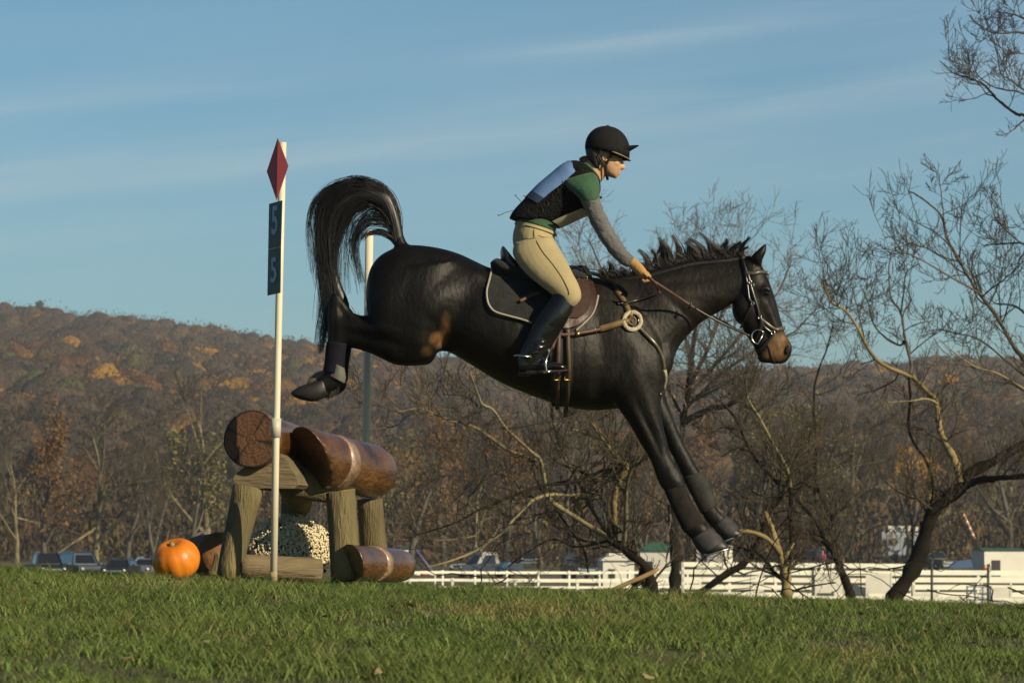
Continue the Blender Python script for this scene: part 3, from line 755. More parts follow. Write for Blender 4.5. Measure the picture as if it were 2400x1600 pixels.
strands('tail', T, 340, 0, 0, .0016, m_hair, horse, yb=.05, seed=3, segs=20, kink=.010, cut=.45)
q = MB()   # the dense body of the tail under the loose hair
rib(q, [(922, 575, 948, 566, 0, .03), (914, 545, 943, 530, 0, .035), (902, 512, 933, 492, 0, .04), (885, 490, 914, 452, 0, .045), (852, 474, 868, 436, 0, .045), (822, 486, 822, 442, 0, .04), (797, 520, 780, 470, 0, .035),
        (788, 570, 764, 530, 0, .03), (788, 620, 766, 600, 0, .03), (800, 665, 772, 665, 0, .03), (812, 692, 780, 700, 0, .035), (820, 720, 778, 725, 0, .03), (815, 745, 776, 750, 0, .01)], n=16, k=4)
v, f = remesh(q, 'tailcore', .01, 3); mk('tail_core', v, f, m_hair, horse)
M_ = []
rgm = random.Random(9)
def crest(x): return float(np.interp(x, [1400, 1450, 1530, 1618, 1710, 1750], [655, 650, 637, 615, 606, 603]))
for (x0, tx, ty, w) in ((1415, 1408, 632, 8), (1440, 1425, 628, 10), (1470, 1452, 622, 9), (1495, 1482, 612, 10), (1520, 1505, 592, 12), (1540, 1522, 578, 12), (1556, 1550, 568, 12), (1575, 1560, 562, 12), (1592, 1570, 556, 14), (1600, 1590, 576, 14),
                        (1620, 1612, 580, 10), (1640, 1612, 560, 10), (1655, 1625, 566, 12), (1668, 1648, 560, 10), (1680, 1660, 562, 12), (1690, 1682, 568, 12), (1700, 1705, 572, 12), (1712, 1730, 572, 10),
                        (1722, 1748, 568, 8), (1735, 1762, 568, 6), (1745, 1770, 590, 6)):
    y0 = crest(x0) + 4; ty += rgm.uniform(-16, 22); tx += rgm.uniform(-12, 8); w *= rgm.uniform(.6, 1.3)
    mx = x0 + (tx - x0) * .15 + rgm.uniform(-3, 3); my = y0 + (ty - y0) * .5
    M_.append(([(x0 + 2, y0 + 8, w * 1.2), (mx, my, w * .8), ((tx + mx) / 2 + 2, (ty + my) / 2 - 3, w * .42), (tx, ty, 5)], 1.3))
for x0 in range(1420, 1750, 12):   # short hair lying along the crest
    y0 = crest(x0)
    M_.append(([(x0, y0 + 4, 8), (x0 - 6, y0 - 5, 8), (x0 - 14 - rgm.random() * 12, y0 - 14 - rgm.random() * 14, 7)], .8))
strands('mane', M_, 75, 0, 0, .0017, m_hair, horse, yb=.04, seed=5, segs=10, kink=.002, cut=.6)
FE = []
for (x0, y0, x1, y1) in ((770, 900, 752, 934), (762, 905, 738, 942), (776, 908, 768, 938), (750, 896, 722, 918), (745, 890, 716, 908), (788, 900, 782, 928), (735, 900, 700, 926)):
    FE.append(([(x0, y0, 7), ((x0 + x1) / 2 + 2, (y0 + y1) / 2 + 3, 6), (x1, y1, 3)], 1))
strands('fetlock_hair', FE, 26, 0, 0, .0014, m_hair, horse, yb=.10, seed=8, segs=6, kink=.002, cut=.5)
q = MB(); rib(q, [(1400, 652, 1404, 664, 0, .02), (1470, 646, 1474, 664, -.0, .040), (1530, 633, 1534, 656, -.0, .042), (1618, 611, 1622, 632, 0, .040), (1700, 603, 1704, 622, 0, .036), (1745, 597, 1748, 612, 0, .02)], n=12, k=4)
v, f = remesh(q, 'manecore', .008, 3); mk('mane_root', v, f, m_hair, horse)
# ------------------------------------------------------------------ saddlery
m_black_lth = mat('black_leather', (.014, .012, .011), rough=.32, var=.25, scale=25, spec=.6)
m_brown_lth = mat('brown_leather', (.050, .020, .011), rough=.42, var=.3, scale=18, spec=.5, bump=.1)
m_tan_lth = mat('tan_strap', (.17, .105, .038), rough=.6, var=.25, scale=22)
m_rein = mat('rein_leather', (.085, .035, .022), rough=.55, var=.3, scale=25)
m_pad = mat('pad_cloth', (.013, .0135, .0135), rough=.95, var=.6, scale=14, sheen=.05, bump=.4, bscale=50)
m_rope = mat('pad_rope', (.42, .40, .32), rough=.8)
m_fleece = mat('fleece', (.62, .56, .38), rough=.95, bump=.8, bscale=160, scale=60)
m_brass = mat('brass', (.60, .42, .12), rough=.3, metal=1.0, var=.1)

def quilt(mb_, rows, off, ncol=14, th=.008, b=None, mirror=True):
    """rows = (y, x left, x right): cloth laid over the flank"""
    RR = cr(rows, 4); g = []
    for (y, xl, xr) in RR:
        g.append([snap(xl + (xr - xl) * j / ncol, y + 0 * j, off, b) for j in range(ncol + 1)])
    # gentle smoothing of depth
    for _ in range(3):
        h = [[p.copy() for p in r] for r in g]
        for i in range(len(g)):
            for j in range(ncol + 1):
                nb = [g[a][c].y for a, c in ((i - 1, j), (i + 1, j), (i, j - 1), (i, j + 1)) if 0 <= a < len(g) and 0 <= c <= ncol]
                h[i][j].y = min(g[i][j].y, (g[i][j].y + sum(nb) / len(nb)) / 2)
        g = h
    back = [[p + Vector((0, th, 0)) for p in r] for r in g]
    mb_.grid(g); mb_.grid(back)
    edge = [g[i][0] for i in range(len(g))] + g[-1][1:] + [g[i][-1] for i in range(len(g) - 2, -1, -1)] + g[0][-2:0:-1]
    edge2 = [p + Vector((0, th, 0)) for p in edge]
    mb_.grid([edge, edge2], True)
    if mirror:
        for L_ in (g, back): mb_.grid([[Vector((p.x, 2 * D0 - p.y, p.z)) for p in r] for r in L_])
    return g
q = MB()
quilt(q, [(622, 1150, 1375), (640, 1149, 1385), (665, 1143, 1392), (690, 1140, 1397), (712, 1146, 1395), (728, 1160, 1388), (738, 1190, 1378), (747, 1215, 1368), (757, 1250, 1358), (765, 1290, 1348)], .016)
v_t = [(1149, 616, 1153, 630, 0, .10), (1165, 606, 1175, 650, 0, .17), (1200, 618, 1210, 662, 0, .19), (1260, 632, 1262, 672, 0, .19), (1320, 628, 1326, 668, 0, .17), (1365, 636, 1370, 664, 0, .13), (1382, 646, 1384, 656, 0, .08)]
rib(q, v_t, n=18, k=4)
pad = q.mk('saddle_pad', m_pad, label='black saddle pad edged with twisted white rope under the saddle', cat='saddle pad')
def rope(pts, r=.0055):
    b_ = MB(); c = [snap(p[0], p[1], .022) for p in cr(pts, 10)]
    L_ = 0; rows = []
    for i in range(len(c)):
        if 0 < i < len(c) - 1: c[i].y = (c[i - 1].y + c[i].y * 2 + c[i + 1].y) / 4
    fine = cr([tuple(p) for p in c], 4)
    for ph in (0, math.pi):
        pts2 = []
        for i, p in enumerate(fine):
            t = fine[min(i + 1, len(fine) - 1)] - fine[max(i - 1, 0)]; t = Vector(t).normalized()
            s = t.cross(Vector((0, 1, 0))).normalized()
            a = i * .9 + ph
            pts2.append(Vector(p) + (s * math.cos(a) + Vector((0, 1, 0)) * math.sin(a)) * r * .6)
        b_.tube(pts2, r * .62, 5)
    return b_
rope([(1153, 628), (1147, 655), (1141, 680), (1142, 702), (1148, 718), (1162, 731), (1195, 741), (1222, 748), (1245, 756)]).mk('rope_piping', m_rope, pad)
rope([(1351, 773), (1366, 760), (1378, 748), (1390, 733), (1398, 712), (1402, 692)], .005).mk('rope_piping', m_rope, pad)

saddle = empty('saddle', P(1270, 660), 'brown leather jumping saddle with a raised cantle under the rider', 'saddle')
q = MB()
rib(q, [(1172, 590, 1176, 628, 0, .10), (1178, 576, 1190, 644, 0, .145), (1188, 586, 1204, 655, 0, .16), (1205, 607, 1218, 664, 0, .165), (1232, 630, 1240, 672, 0, .15), (1270, 644, 1272, 676, 0, .13), (1310, 638, 1312, 672, 0, .125), (1335, 626, 1340, 668, 0, .115),
        (1350, 622, 1358, 660, 0, .095), (1360, 630, 1366, 650, 0, .05)], n=22, k=4, e=.85)
v, f = remesh(q, 'seat', .007, 4); mk('seat', v, f, m_black_lth, saddle)
q = MB(); quilt(q, [(628, 1270, 1360), (645, 1282, 1376), (665, 1290, 1390), (690, 1300, 1398), (712, 1300, 1397), (732, 1300, 1390), (750, 1302, 1375), (762, 1304, 1352), (768, 1308, 1335)], .030, th=.007)
q.mk('flap', m_brown_lth, saddle)
q = MB(); quilt(q, [(640, 1236, 1330), (655, 1240, 1330), (672, 1250, 1325), (690, 1268, 1318), (702, 1285, 1308)], .036, th=.006); q.mk('skirt', m_black_lth, saddle)
q = MB(); quilt(q, [(640, 1330, 1364), (660, 1330, 1378), (688, 1335, 1386), (712, 1335, 1384), (732, 1332, 1374), (744, 1330, 1356)], .040, th=.012)
q.mk('knee_roll', mat('suede_brown', (.040, .016, .009), rough=.85, var=.3, scale=30), saddle)
q = MB(); rib(q, [(1196, 618, 1200, 640, -.13, .03), (1212, 630, 1218, 650, -.135, .035), (1238, 645, 1240, 658, -.13, .02)], n=12, k=3); q.mk('panel', m_brown_lth, saddle)
q = MB()   # girth and billets
quilt(q, [(770, 1290, 1346), (800, 1290, 1344), (860, 1290, 1343), (900, 1291, 1342), (935, 1292, 1340), (952, 1294, 1338)], .012, ncol=6, th=.008)
q.mk('girth', mat('girth_web', (.022, .018, .013), rough=.8, var=.3, scale=20), saddle)
for xs in ([(1309, 770), (1309, 800), (1308, 850), (1307, 890), (1306, 925), (1306, 958)], [(1330, 770), (1331, 810), (1333, 860), (1331, 890), (1330, 925), (1326, 962), (1325, 978)]):
    q = MB(); strap(q, xs, .0125, .005, .026); b_ = q.mk('billet', mat('billet', (.060, .040, .022), rough=.6, var=.35, scale=22), saddle)
    x = xs[3][0]; q = MB(); c = snap(x, 886, .034)
    q.tube([c + Vector(a) for a in ((-.017, 0, .010), (.017, 0, .010), (.017, 0, -.010), (-.017, 0, -.010), (-.017, 0, .010))], .0028, 6); q.mk('buckle', m_brass, b_)
# dangling strap end and pommel rings
q = MB(); strap(q, [(1218, 706), (1234, 698), (1250, 690), (1266, 688)], .010, .005, .034); q.mk('strap_end', m_rein, saddle)
for (x, y) in ((1352, 652), (1372, 652), (1360, 634)):
    q = MB(); c = snap(x, y, .045); q.tube([c + Vector((.012 * math.cos(a), -.003, .012 * math.sin(a))) for a in np.linspace(0, 6.283, 13)], .0025, 6)
    q.mk('pommel_ring', m_steel, saddle)

# stirrups with their leathers
def stirrup(s):
    st = MB(); yb = lambda o: D0 + s * o
    def PP(x, y, o): 
        v_ = P(x, y); k = yb(o) / D0; return CAM + (v_ - CAM) * k
    apex = PP(1292, 815, .375); b1 = PP(1279, 850, .455); b2 = PP(1281, 850, .30); c1 = PP(1281, 872, .452); c2 = PP(1284, 872, .303)
    m1 = PP(1284, 832, .43); m2 = PP(1287, 832, .325)
    st.tube([Vector(p) for p in cr([tuple(apex), tuple(m1), tuple(b1), tuple(c1)], 5)], .0065, 8); st.tube([Vector(p) for p in cr([tuple(apex), tuple(m2), tuple(b2), tuple(c2)], 5)], .0065, 8)
    st.box((c1 + c2) / 2, (.045, (c1 - c2).length, .012), 0, R(-8))
    o = st.mk('stirrup', m_steel, saddle)
    le = MB(); le.tube([Vector(p) for p in cr([tuple(PP(1318, 700, .345)), tuple(PP(1310, 760, .355)), tuple(PP(1293, 818, .375))], 6)], .0125, 4, flat=.25, up=(0, 1, 0)); le.mk('stirrup_leather', m_rein, saddle)
stirrup(-1); stirrup(1)

# breastplate with its fleece ring
bp_ = empty('breastplate', P(1480, 754), 'tan leather breastplate with a fleece ring at the shoulder', 'breastplate')
q = MB(); strap(q, [(1362, 640), (1385, 640), (1405, 646), (1425, 658), (1440, 668)], .010, .005, .012); strap(q, [(1438, 664), (1446, 682)], .012, .005, .010)
q.mk('black_strap', m_black_lth, bp_)
q = MB(); strap(q, [(1444, 680), (1454, 694), (1462, 706), (1470, 722), (1478, 742)], .0165, .006, .012); strap(q, [(1405, 771), (1430, 764), (1455, 756), (1475, 752)], .0165, .006, .014)
q.mk('tan_strap', m_tan_lth, bp_)
q = MB(); strap(q, [(1306, 784), (1330, 784), (1355, 781), (1385, 776), (1408, 771)], .009, .005, .028); q.mk('girth_strap', m_rein, bp_)
q = MB(); c = snap(1354, 782, .040); q.box(c, (.022, .006, .022)); q.mk('buckle', m_brass, bp_)
q = MB(); c = snap(1389, 772, .020)
q.tube([c + Vector((.018 * math.cos(a), -.002, .010 * math.sin(a))) for a in np.linspace(0, 6.283, 11)], .003, 6); q.mk('snap_ring', m_steel, bp_)
q = MB(); strap(q, [(1495, 765), (1505, 775), (1522, 792), (1538, 810), (1549, 830), (1555, 850), (1557, 872)], .0105, .005, .008); q.mk('chest_strap', mat('chest_strap', (.12, .095, .065), rough=.3, var=.3, scale=20), bp_)
q = MB(); strap(q, [(1557, 866), (1559, 876), (1559, 888), (1557, 900), (1555, 908)], .012, .012, .004); q.mk('chest_fleece', m_fleece, bp_)
q = MB(); strap(q, [(1555, 905), (1552, 915), (1546, 925)], .010, .006, .004); q.mk('chest_strap_end', m_black_lth, bp_)
q = MB(); c0 = snap(1482, 752, .012)
ringp = [snap(1482 + 20 * math.cos(a), 752 + 20.5 * math.sin(a), .014) for a in np.linspace(0, 2 * math.pi, 25)[:-1]]
rows = []
for i, p in enumerate(ringp):
    t = (ringp[(i + 1) % 24] - ringp[i - 1]).normalized(); n_ = (CAM - p).normalized(); s_ = t.cross(n_).normalized()
    rr = .0125 * (1 + .10 * math.sin(i * 2.7))
    rows.append([p + s_ * math.cos(k * math.pi / 5) * rr + n_ * math.sin(k * math.pi / 5) * rr * .8 for k in range(10)])
rows.append(rows[0]); q.grid(rows, True); q.mk('fleece_ring', m_fleece, bp_)
q = MB(); c = c0 + (CAM - c0).normalized() * .012
q.tube([c + Vector((.019 * math.cos(a), -.002, .021 * math.sin(a))) for a in np.linspace(0, 6.283, 17)], .006, 8); q.mk('inner_ring', m_tan_lth, bp_)
q = MB(); q.ell(c + Vector((.034, -.004, 0)), (.004, .004, .012), 8); q.mk('steel_ring', m_steel, bp_)

# bridle
br = empty('bridle', P(1770, 700), 'black leather bridle with brown reins, steel bit ring and noseband', 'bridle')
def bs(name, pts, w, m=m_black_lth, th=.005, off=.006, **k):
    q_ = MB(); strap(q_, pts, w, th, off); return q_.mk(name, m, br, **k)
m_bs = mat('bridle_sheen', (.085, .075, .062), rough=.35, var=.3, scale=20)
bs('headpiece', [(1727, 597), (1733, 602), (1741, 612), (1746, 628), (1752, 645)], .009)
bs('cheekpiece', [(1752, 640), (1756, 655), (1761, 675), (1768, 700), (1775, 722), (1780, 742), (1783, 755), (1784, 775)], .0085, m_black_lth)
bs('cheekpiece', [(1757, 662), (1763, 680), (1770, 702), (1777, 725), (1781, 742)], .0035, m_bs, off=.012)
bs('browband', [(1752, 640), (1765, 641), (1780, 638), (1792, 638), (1801, 642)], .010, m_bs)
bs('throat_lash', [(1746, 630), (1752, 670), (1756, 700), (1763, 712), (1752, 735), (1742, 755), (1736, 768)], .006)
bs('noseband', [(1783, 748), (1795, 757), (1808, 767), (1818, 772), (1830, 770), (1839, 769)], .0105, m_bs)
bs('noseband_strap', [(1783, 750), (1790, 765), (1802, 775), (1811, 781)], .008)
bs('flash_strap', [(1812, 782), (1806, 792), (1798, 802), (1788, 814), (1778, 822)], .008)
bs('jaw_strap', [(1784, 756), (1780, 775), (1772, 795), (1766, 806)], .007)
q = MB()
for (x, y) in ((1758, 661), (1764, 668), (1764, 711), (1781, 743)):
    q = MB(); c = snap(x, y, .016); q.tube([c + Vector((.009 * math.cos(a), -.002, .009 * math.sin(a))) for a in np.linspace(0, 6.283, 11)], .0025, 6); q.mk('buckle', m_steel, br)
q = MB(); c = snap(1812, 780, .018); q.tube([c + Vector((.011 * math.cos(a), -.002, .011 * math.sin(a))) for a in np.linspace(0, 6.283, 11)], .003, 6)
q.mk('buckle', m_steel, br)
q = MB(); c = snap(1779, 789, .022)
dd_ = [Vector((.038 * math.cos(a) - .004, -.004, .040 * math.sin(a))) for a in np.linspace(R(25), R(255), 16)]
dd_.append(dd_[0]); M0 = Matrix.Rotation(R(-12), 3, 'Y')
q.tube([c + M0 @ p for p in dd_], .0042, 8); q.mk('bit', m_steel, br)
q = MB()
R1 = [Vector(p) for p in cr([tuple(P(1517, 650, 19.66)), tuple(P(1560, 677, 19.72)), tuple(P(1599, 703, 19.80)), tuple(P(1628, 722, 19.84))], 6)]
q.tube(R1, .0085, 6, flat=.4, up=(0, 1, 0)); q.mk('rein', m_rein, br)
q = MB(); R2 = [Vector(p) for p in cr([tuple(P(1628, 722, 19.84)), tuple(P(1670, 746, 19.86)), tuple(P(1715, 768, 19.88)), tuple(P(1757, 787, 19.885))], 6)]
q.tube(R2, .0075, 6, flat=.5, up=(0, 1, 0)); q.mk('rein', mat('dark_rein', (.030, .020, .014), rough=.4, var=.4, scale=30), br)
q = MB(); q.tube([Vector(p) for p in cr([tuple(P(1513, 650, 20.30)), tuple(P(1600, 700, 20.16)), tuple(P(1700, 756, 20.12)), tuple(P(1762, 790, 20.11))], 6)], .0075, 6, flat=.5); q.mk('rein', MATS['dark_rein'], br)
q = MB(); q.tube([Vector(p) for p in cr([tuple(P(1519, 648, 19.66)), tuple(P(1528, 655, 19.655)), tuple(P(1536, 664, 19.67)), tuple(P(1540, 672, 19.70)), tuple(P(1542, 684, 19.75))], 6)], .006, 6, flat=.4, up=(0, 1, 0)); q.mk('rein_loop', m_rein, br)
q = MB(); strap(q, [(1447, 712), (1475, 708), (1505, 700), (1540, 688)], .006, .005, .012); q.mk('martingale_strap', m_black_lth, br)
q = MB(); c = P(1542, 688, 19.76); q.tube([c + Vector((.011 * math.cos(a), 0, .013 * math.sin(a))) for a in np.linspace(0, 6.283, 13)], .0045, 6); q.mk('martingale_ring', mat('ring_red', (.16, .06, .045), rough=.5), br)
q = MB(); c = P(1618, 718, 19.82); q.tube([c + Vector((.012 * math.cos(a) * .3, .012 * math.sin(a), .012 * math.cos(a))) for a in np.linspace(0, 6.283, 13)], .004, 6); q.tube([P(1622, 706, 19.82), P(1613, 724, 19.82)], .004, 6); q.mk('rein_stop', m_black_lth, br)

# ------------------------------------------------------------------ the rider
m_skin = mat('skin', (.60, .36, .20), rough=.5, var=.08, scale=12, spec=.35)
m_skin.node_tree.nodes['Principled BSDF'].inputs['Subsurface Weight'].default_value = .12
m_skin.node_tree.nodes['Principled BSDF'].inputs['Subsurface Radius'].default_value = (.012, .005, .003)
TORSO = [(1203, 560, 1294, 566, 0, .165), (1208, 528, 1300, 545, 0, .15), (1226, 484, 1312, 528, 0, .135), (1254, 447, 1344, 512, 0, .14), (1293, 411, 1375, 492, 0, .155), (1332, 388, 1394, 460, 0, .150), (1354, 383, 1402, 430, 0, .115), (1368, 380, 1402, 415, 0, .065)]
def armL(s): return [(1322, 420, 1392, 408, s * .15, .05), (1345, 430, 1402, 425, s * .185, .056), (1362, 470, 1404, 462, s * .20, .05), (1377, 506, 1414, 492, s * .205, .046), (1394, 540, 1430, 524, s * .21, .042), (1406, 560, 1440, 542, s * .21, .042),
                     (1424, 586, 1455, 566, s * .21, .038), (1445, 610, 1470, 588, s * .215, .032), (1462, 622, 1482, 600, s * .22, .027), (1476, 628, 1492, 612, s * .225, .022)]
def thighL(s): return [(1206, 570, 1296, 556, s * .09, .10), (1202, 592, 1305, 575, s * .13, .105), (1213, 616, 1320, 598, s * .19, .10), (1235, 642, 1331, 619, s * .25, .092), (1262, 665, 1342, 642, s * .31, .080), (1288, 685, 1353, 662, s * .345, .068),
                       (1306, 702, 1361, 685, s * .36, .060), (1320, 718, 1360, 702, s * .362, .048), (1330, 724, 1348, 716, s * .362, .022)]
def calfL(s): return [(1300, 685, 1346, 700, s * .362, .050), (1290, 700, 1342, 724, s * .365, .054), (1271, 726, 1329, 752, s * .368, .058), (1255, 752, 1312, 778, s * .37, .056), (1240, 778, 1299, 800, s * .372, .052), (1228, 800, 1289, 820, s * .375, .048), (1217, 822, 1280, 838, s * .378, .044), (1212, 842, 1270, 858, s * .378, .040)]
def footL(s): return [(1213, 838, 1218, 872, s * .378, .030), (1226, 836, 1230, 874, s * .378, .038), (1250, 838, 1252, 872, s * .378, .040), (1276, 842, 1278, 868, s * .378, .042), (1302, 848, 1304, 868, s * .378, .042), (1320, 854, 1322, 868, s * .378, .034), (1328, 859, 1329, 866, s * .378, .014)]
mb = MB()
rib(mb, TORSO, n=24, grow=-.010)
rib(mb, [(1352, 392, 1402, 430, 0, .070), (1372, 376, 1410, 425, 0, .055), (1388, 366, 1420, 412, 0, .052), (1398, 350, 1432, 398, 0, .056)], n=18, k=4)
HEAD = [(1392, 318, 1446, 320, 0, .05), (1381, 332, 1458, 336, 0, .072), (1378, 348, 1461, 352, 0, .076), (1381, 362, 1460, 366, 0, .074), (1386, 372, 1456, 375, 0, .070), (1394, 382, 1456, 386, 0, .066), (1402, 391, 1455, 395, 0, .062), (1409, 399, 1452, 402, 0, .056),
        (1415, 406, 1449, 409, 0, .048), (1421, 411, 1447, 414, 0, .036), (1430, 415, 1443, 418, 0, .018)]
rib(mb, HEAD, n=22, k=4, e=.92)
rib(mb, [(1452, 368, 1459, 370, 0, .008), (1451, 376, 1462, 381, 0, .010), (1450, 384, 1465.5, 390, 0, .015), (1450, 391, 1465, 396, 0, .017), (1450, 397, 1456, 399, 0, .010)], n=12, k=3)
mb.ell(P(1451.5, 403, 20), (.009, .020, .0055), 12); mb.ell(P(1449.5, 408.5, 20), (.010, .018, .006), 12); mb.ell(P(1442, 414, 20), (.014, .018, .012), 12)
for s in (-1, 1):
    mb.ell(P(1441, 384, 20) + Vector((0, s * .042, 0)), (.026, .020, .024), 12)      # cheekbones
    mb.ell(P(1453, 364, 20) + Vector((0, s * .030, 0)), (.012, .022, .008), 12)      # brow
    rib(mb, [(1342, 428, 1384, 420, s * .11, .03), (1355, 442, 1392, 434, s * .175, .038)] + armL(s)[2:], n=16, grow=-.006); rib(mb, thighL(s), n=20, grow=-.008); rib(mb, calfL(s), n=16, grow=-.010); rib(mb, footL(s), n=14, grow=-.008)
    rib(mb, [(1474, 630, 1490, 612, s * .225, .02), (1486, 640, 1503, 622, s * .228, .024), (1498, 650, 1514, 634, s * .23, .022), (1506, 656, 1518, 644, s * .232, .014)], n=12, grow=-.004)
rv, rf = remesh(mb, 'rider', .0048, 4, .5)
rider = mk('person', rv, rf, m_skin, base=P(1270, 640), label='rider in a black helmet and body protector leaning forward over the jumping horse', cat='person')
rbvh = BVHTree.FromPolygons([Vector(p) for p in rv], rf)
# face
for s in (-1, 1):
    q = MB(); q.ell(P(1452.3, 374.2, 20) + Vector((0, s * .031, 0)), (.0075, .011, .0048), 12); ey = q.mk('eye', mat('eye_white', (.55, .48, .42), rough=.25), rider)
    q = MB(); q.ell(P(1454.6, 374.6, 20) + Vector((0, s * .033, 0)), (.0042, .006, .0038), 10); q.mk('iris', mat('iris', (.05, .03, .02), rough=.2), ey)
for s in (-1, 1):
    q = MB()
    q.tube([P(x, y, 20) + Vector((0, s * o, 0)) for x, y, o in ((1446, 373, .052), (1449, 371.6, .046), (1453, 371.4, .038), (1456, 372.2, .028))], .0019, 6)
    q.mk('eyelash', mat('lash', (.05, .025, .015), rough=.8), rider)
for s in (-1, 1):
    q = MB()
    q.tube([P(x, y, 20) + Vector((0, s * o, 0)) for x, y, o in ((1444, 366, .056), (1449, 364, .048), (1454, 364, .036), (1457.5, 365.5, .024))], .0022, 6)
    q.mk('eyebrow', mat('brow_hair', (.09, .05, .025), rough=.9), rider)
q = MB()
for s in (-1, 1): q.tube([P(x, y, 20) + Vector((0, s * o, 0)) for x, y, o in ((1445, 406, .021), (1449, 405.4, .016), (1453.5, 405.4, .003))], .0015, 6)
q.mk('lips', mat('lips', (.40, .13, .09), rough=.4), rider)
for s in (-1, 1):
    q = MB()
    c = P(1417, 370, 20) + Vector((0, s * .078, 0))
    q.tube([c + Vector((.0125 * math.cos(a) , s * .004 * math.cos(a), .021 * math.sin(a) - (.004 if a > 3 else 0))) for a in np.linspace(.4, 5.6, 14)], .0048, 8); q.ell(c + Vector((.0, -s * .003, 0)), (.010, .006, .018), 10)
    q.mk('ear', m_skin, rider)
# hair under the helmet and the knot on the neck
m_rhair = mat('brown_hair', (.17, .10, .05), rough=.55, var=.45, scale=60, stretch=(1, 1, 4), bump=.4)
m_rhair_d = mat('dark_hair', (.018, .013, .010), rough=.6, var=.4, scale=60)
q = MB(); rib(q, [(1372, 352, 1420, 350, 0, .080), (1374, 364, 1414, 366, 0, .080), (1380, 378, 1410, 384, 0, .076), (1388, 392, 1408, 396, 0, .064), (1396, 400, 1406, 401, 0, .03)], n=18, k=4); q.mk('hair', m_rhair_d, rider)
q = MB(); rib(q, [(1356, 372, 1362, 368, 0, .010), (1359, 378, 1369, 365, 0, .024), (1366, 384, 1378, 366, 0, .028), (1376, 386, 1386, 372, 0, .024), (1384, 386, 1392, 378, 0, .014)], n=12, k=4); v, f = remesh(q, 'bun', .005, 2); mk('hair_knot', v, f, m_rhair, rider)
# helmet
m_helm = mat('helmet_silk', (.013, .012, .014), rough=.85, var=.2, scale=40, sheen=.0, spec=.15, bump=.15, bscale=200)
hel = MB(); n = 32; rows = []
c0 = P(1424, 349, 20)
for i in range(13):
    ph = R(90) * (1 - i / 12.0) if i < 12 else 0
    row = []
    for k in range(n):
        a = 2 * math.pi * k / n
        rx = .128 * (1.0 if math.cos(a) < 0 else .985)
        x = rx * math.cos(ph) ** .92 * math.cos(a); y = .106 * math.cos(ph) ** .92 * math.sin(a); z = .128 * math.sin(ph)
        row.append(c0 + Vector((x, y, z - .010 * math.cos(a) * math.cos(ph) + .0)))
    rows.append(row)
low = []
for k in range(n):
    a = 2 * math.pi * k / n; ca = math.cos(a)
    drop = .024 + (.030 if ca > .55 else .012 + .018 * max(0, (ca + .2) / .75)) * (1 if ca > -.2 else .3) if True else 0
    low.append(rows[-1][k] + Vector((-.003 * ca, 0, -drop * (.75 if ca < 0 else 1))))
rows.append(low); rows.append([CAM + (p - CAM) * 1.0 + (c0 - p).normalized() * .012 + Vector((0, 0, .003)) for p in low])
hel.grid(rows, True); hel.ell(c0 + Vector((.0, 0, .1275)), (.012, .012, .006), 12)
helmet = hel.mk('helmet', m_helm, rider)
q = MB(); n = 14; top = []; 
for j in range(5):
    r_ = []
    for k in range(n + 1):
        a = R(-62 + 124 * k / n); e_ = j / 4
        rx = .124 + .052 * e_ * math.cos(a) ** .7 if math.cos(a) > 0 else .124
        r_.append(c0 + Vector((rx * math.cos(a), (.104 - .012 * e_) * math.sin(a), -.002 + .030 * e_ * math.cos(a) - .008)))
    top.append(r_)
q.grid(top); q.grid([[p - Vector((0, 0, .005)) for p in r_] for r_ in top]); q.grid([top[-1], [p - Vector((0, 0, .005)) for p in top[-1]]])
q.mk('peak', m_helm, helmet)
q = MB()
q.tube([c0 + Vector((.130 * math.cos(a), .108 * math.sin(a), -.022 - .045 * max(0, math.cos(a)) ** 1.2)) for a in np.linspace(R(-80), R(80), 20)], .0030, 6)
q.mk('helmet_trim', mat('trim_pale', (.32, .27, .15), rough=.5), helmet)
q = MB()
for s in (-1, 1):
    q.tube([P(x, y, 20) + Vector((0, s * o, 0)) for x, y, o in ((1432, 360, .088), (1430, 370, .084), (1424, 382, .078), (1419, 392, .070), (1420, 404, .060), (1423, 414, .046), (1424, 420, .02), (1424, 421, 0))], .0075, 6, flat=.5, up=(0, 1, 0))
    q.tube([P(x, y, 20) + Vector((0, s * o, 0)) for x, y, o in ((1400, 366, .086), (1407, 378, .084), (1414, 388, .078), (1419, 394, .072))], .0065, 6, flat=.5, up=(0, 1, 0))
q.mk('chin_strap', mat('strap_black', (.010, .010, .012), rough=.7), helmet)
# shirt
m_green = mat('green_shirt', (.030, .105, .048), rough=.85, var=.2, scale=9, bump=.5, bscale=14, sheen=.2)
q = MB()
for s in (-1, 1): rib(q, [(1320, 424, 1388, 404, s * .14, .056), (1330, 440, 1400, 415, s * .17, .062), (1348, 455, 1405, 436, s * .192, .062), (1360, 468, 1405, 460, s * .20, .056), (1366, 476, 1405, 471, s * .202, .050)], n=20, grow=.001)
rib(q, [(1214, 520, 1300, 545, 0, .148), (1224, 496, 1306, 526, 0, .146), (1240, 475, 1318, 515, 0, .145)], n=22, grow=.004)
rib(q, [(1330, 390, 1394, 462, 0, .165), (1350, 386, 1402, 440, 0, .150), (1362, 382, 1405, 428, 0, .10), (1374, 378, 1408, 420, 0, .062)], n=22)
v, f = remesh(q, 'shirt', .006, 3); mk('shirt', v, f, m_green, rider)
q = MB()
m_sleeve = mat('grey_sleeve', (.135, .137, .138), rough=.9, var=.12, scale=10, bump=.9, bscale=22, stretch=(1, 1, 1.4))
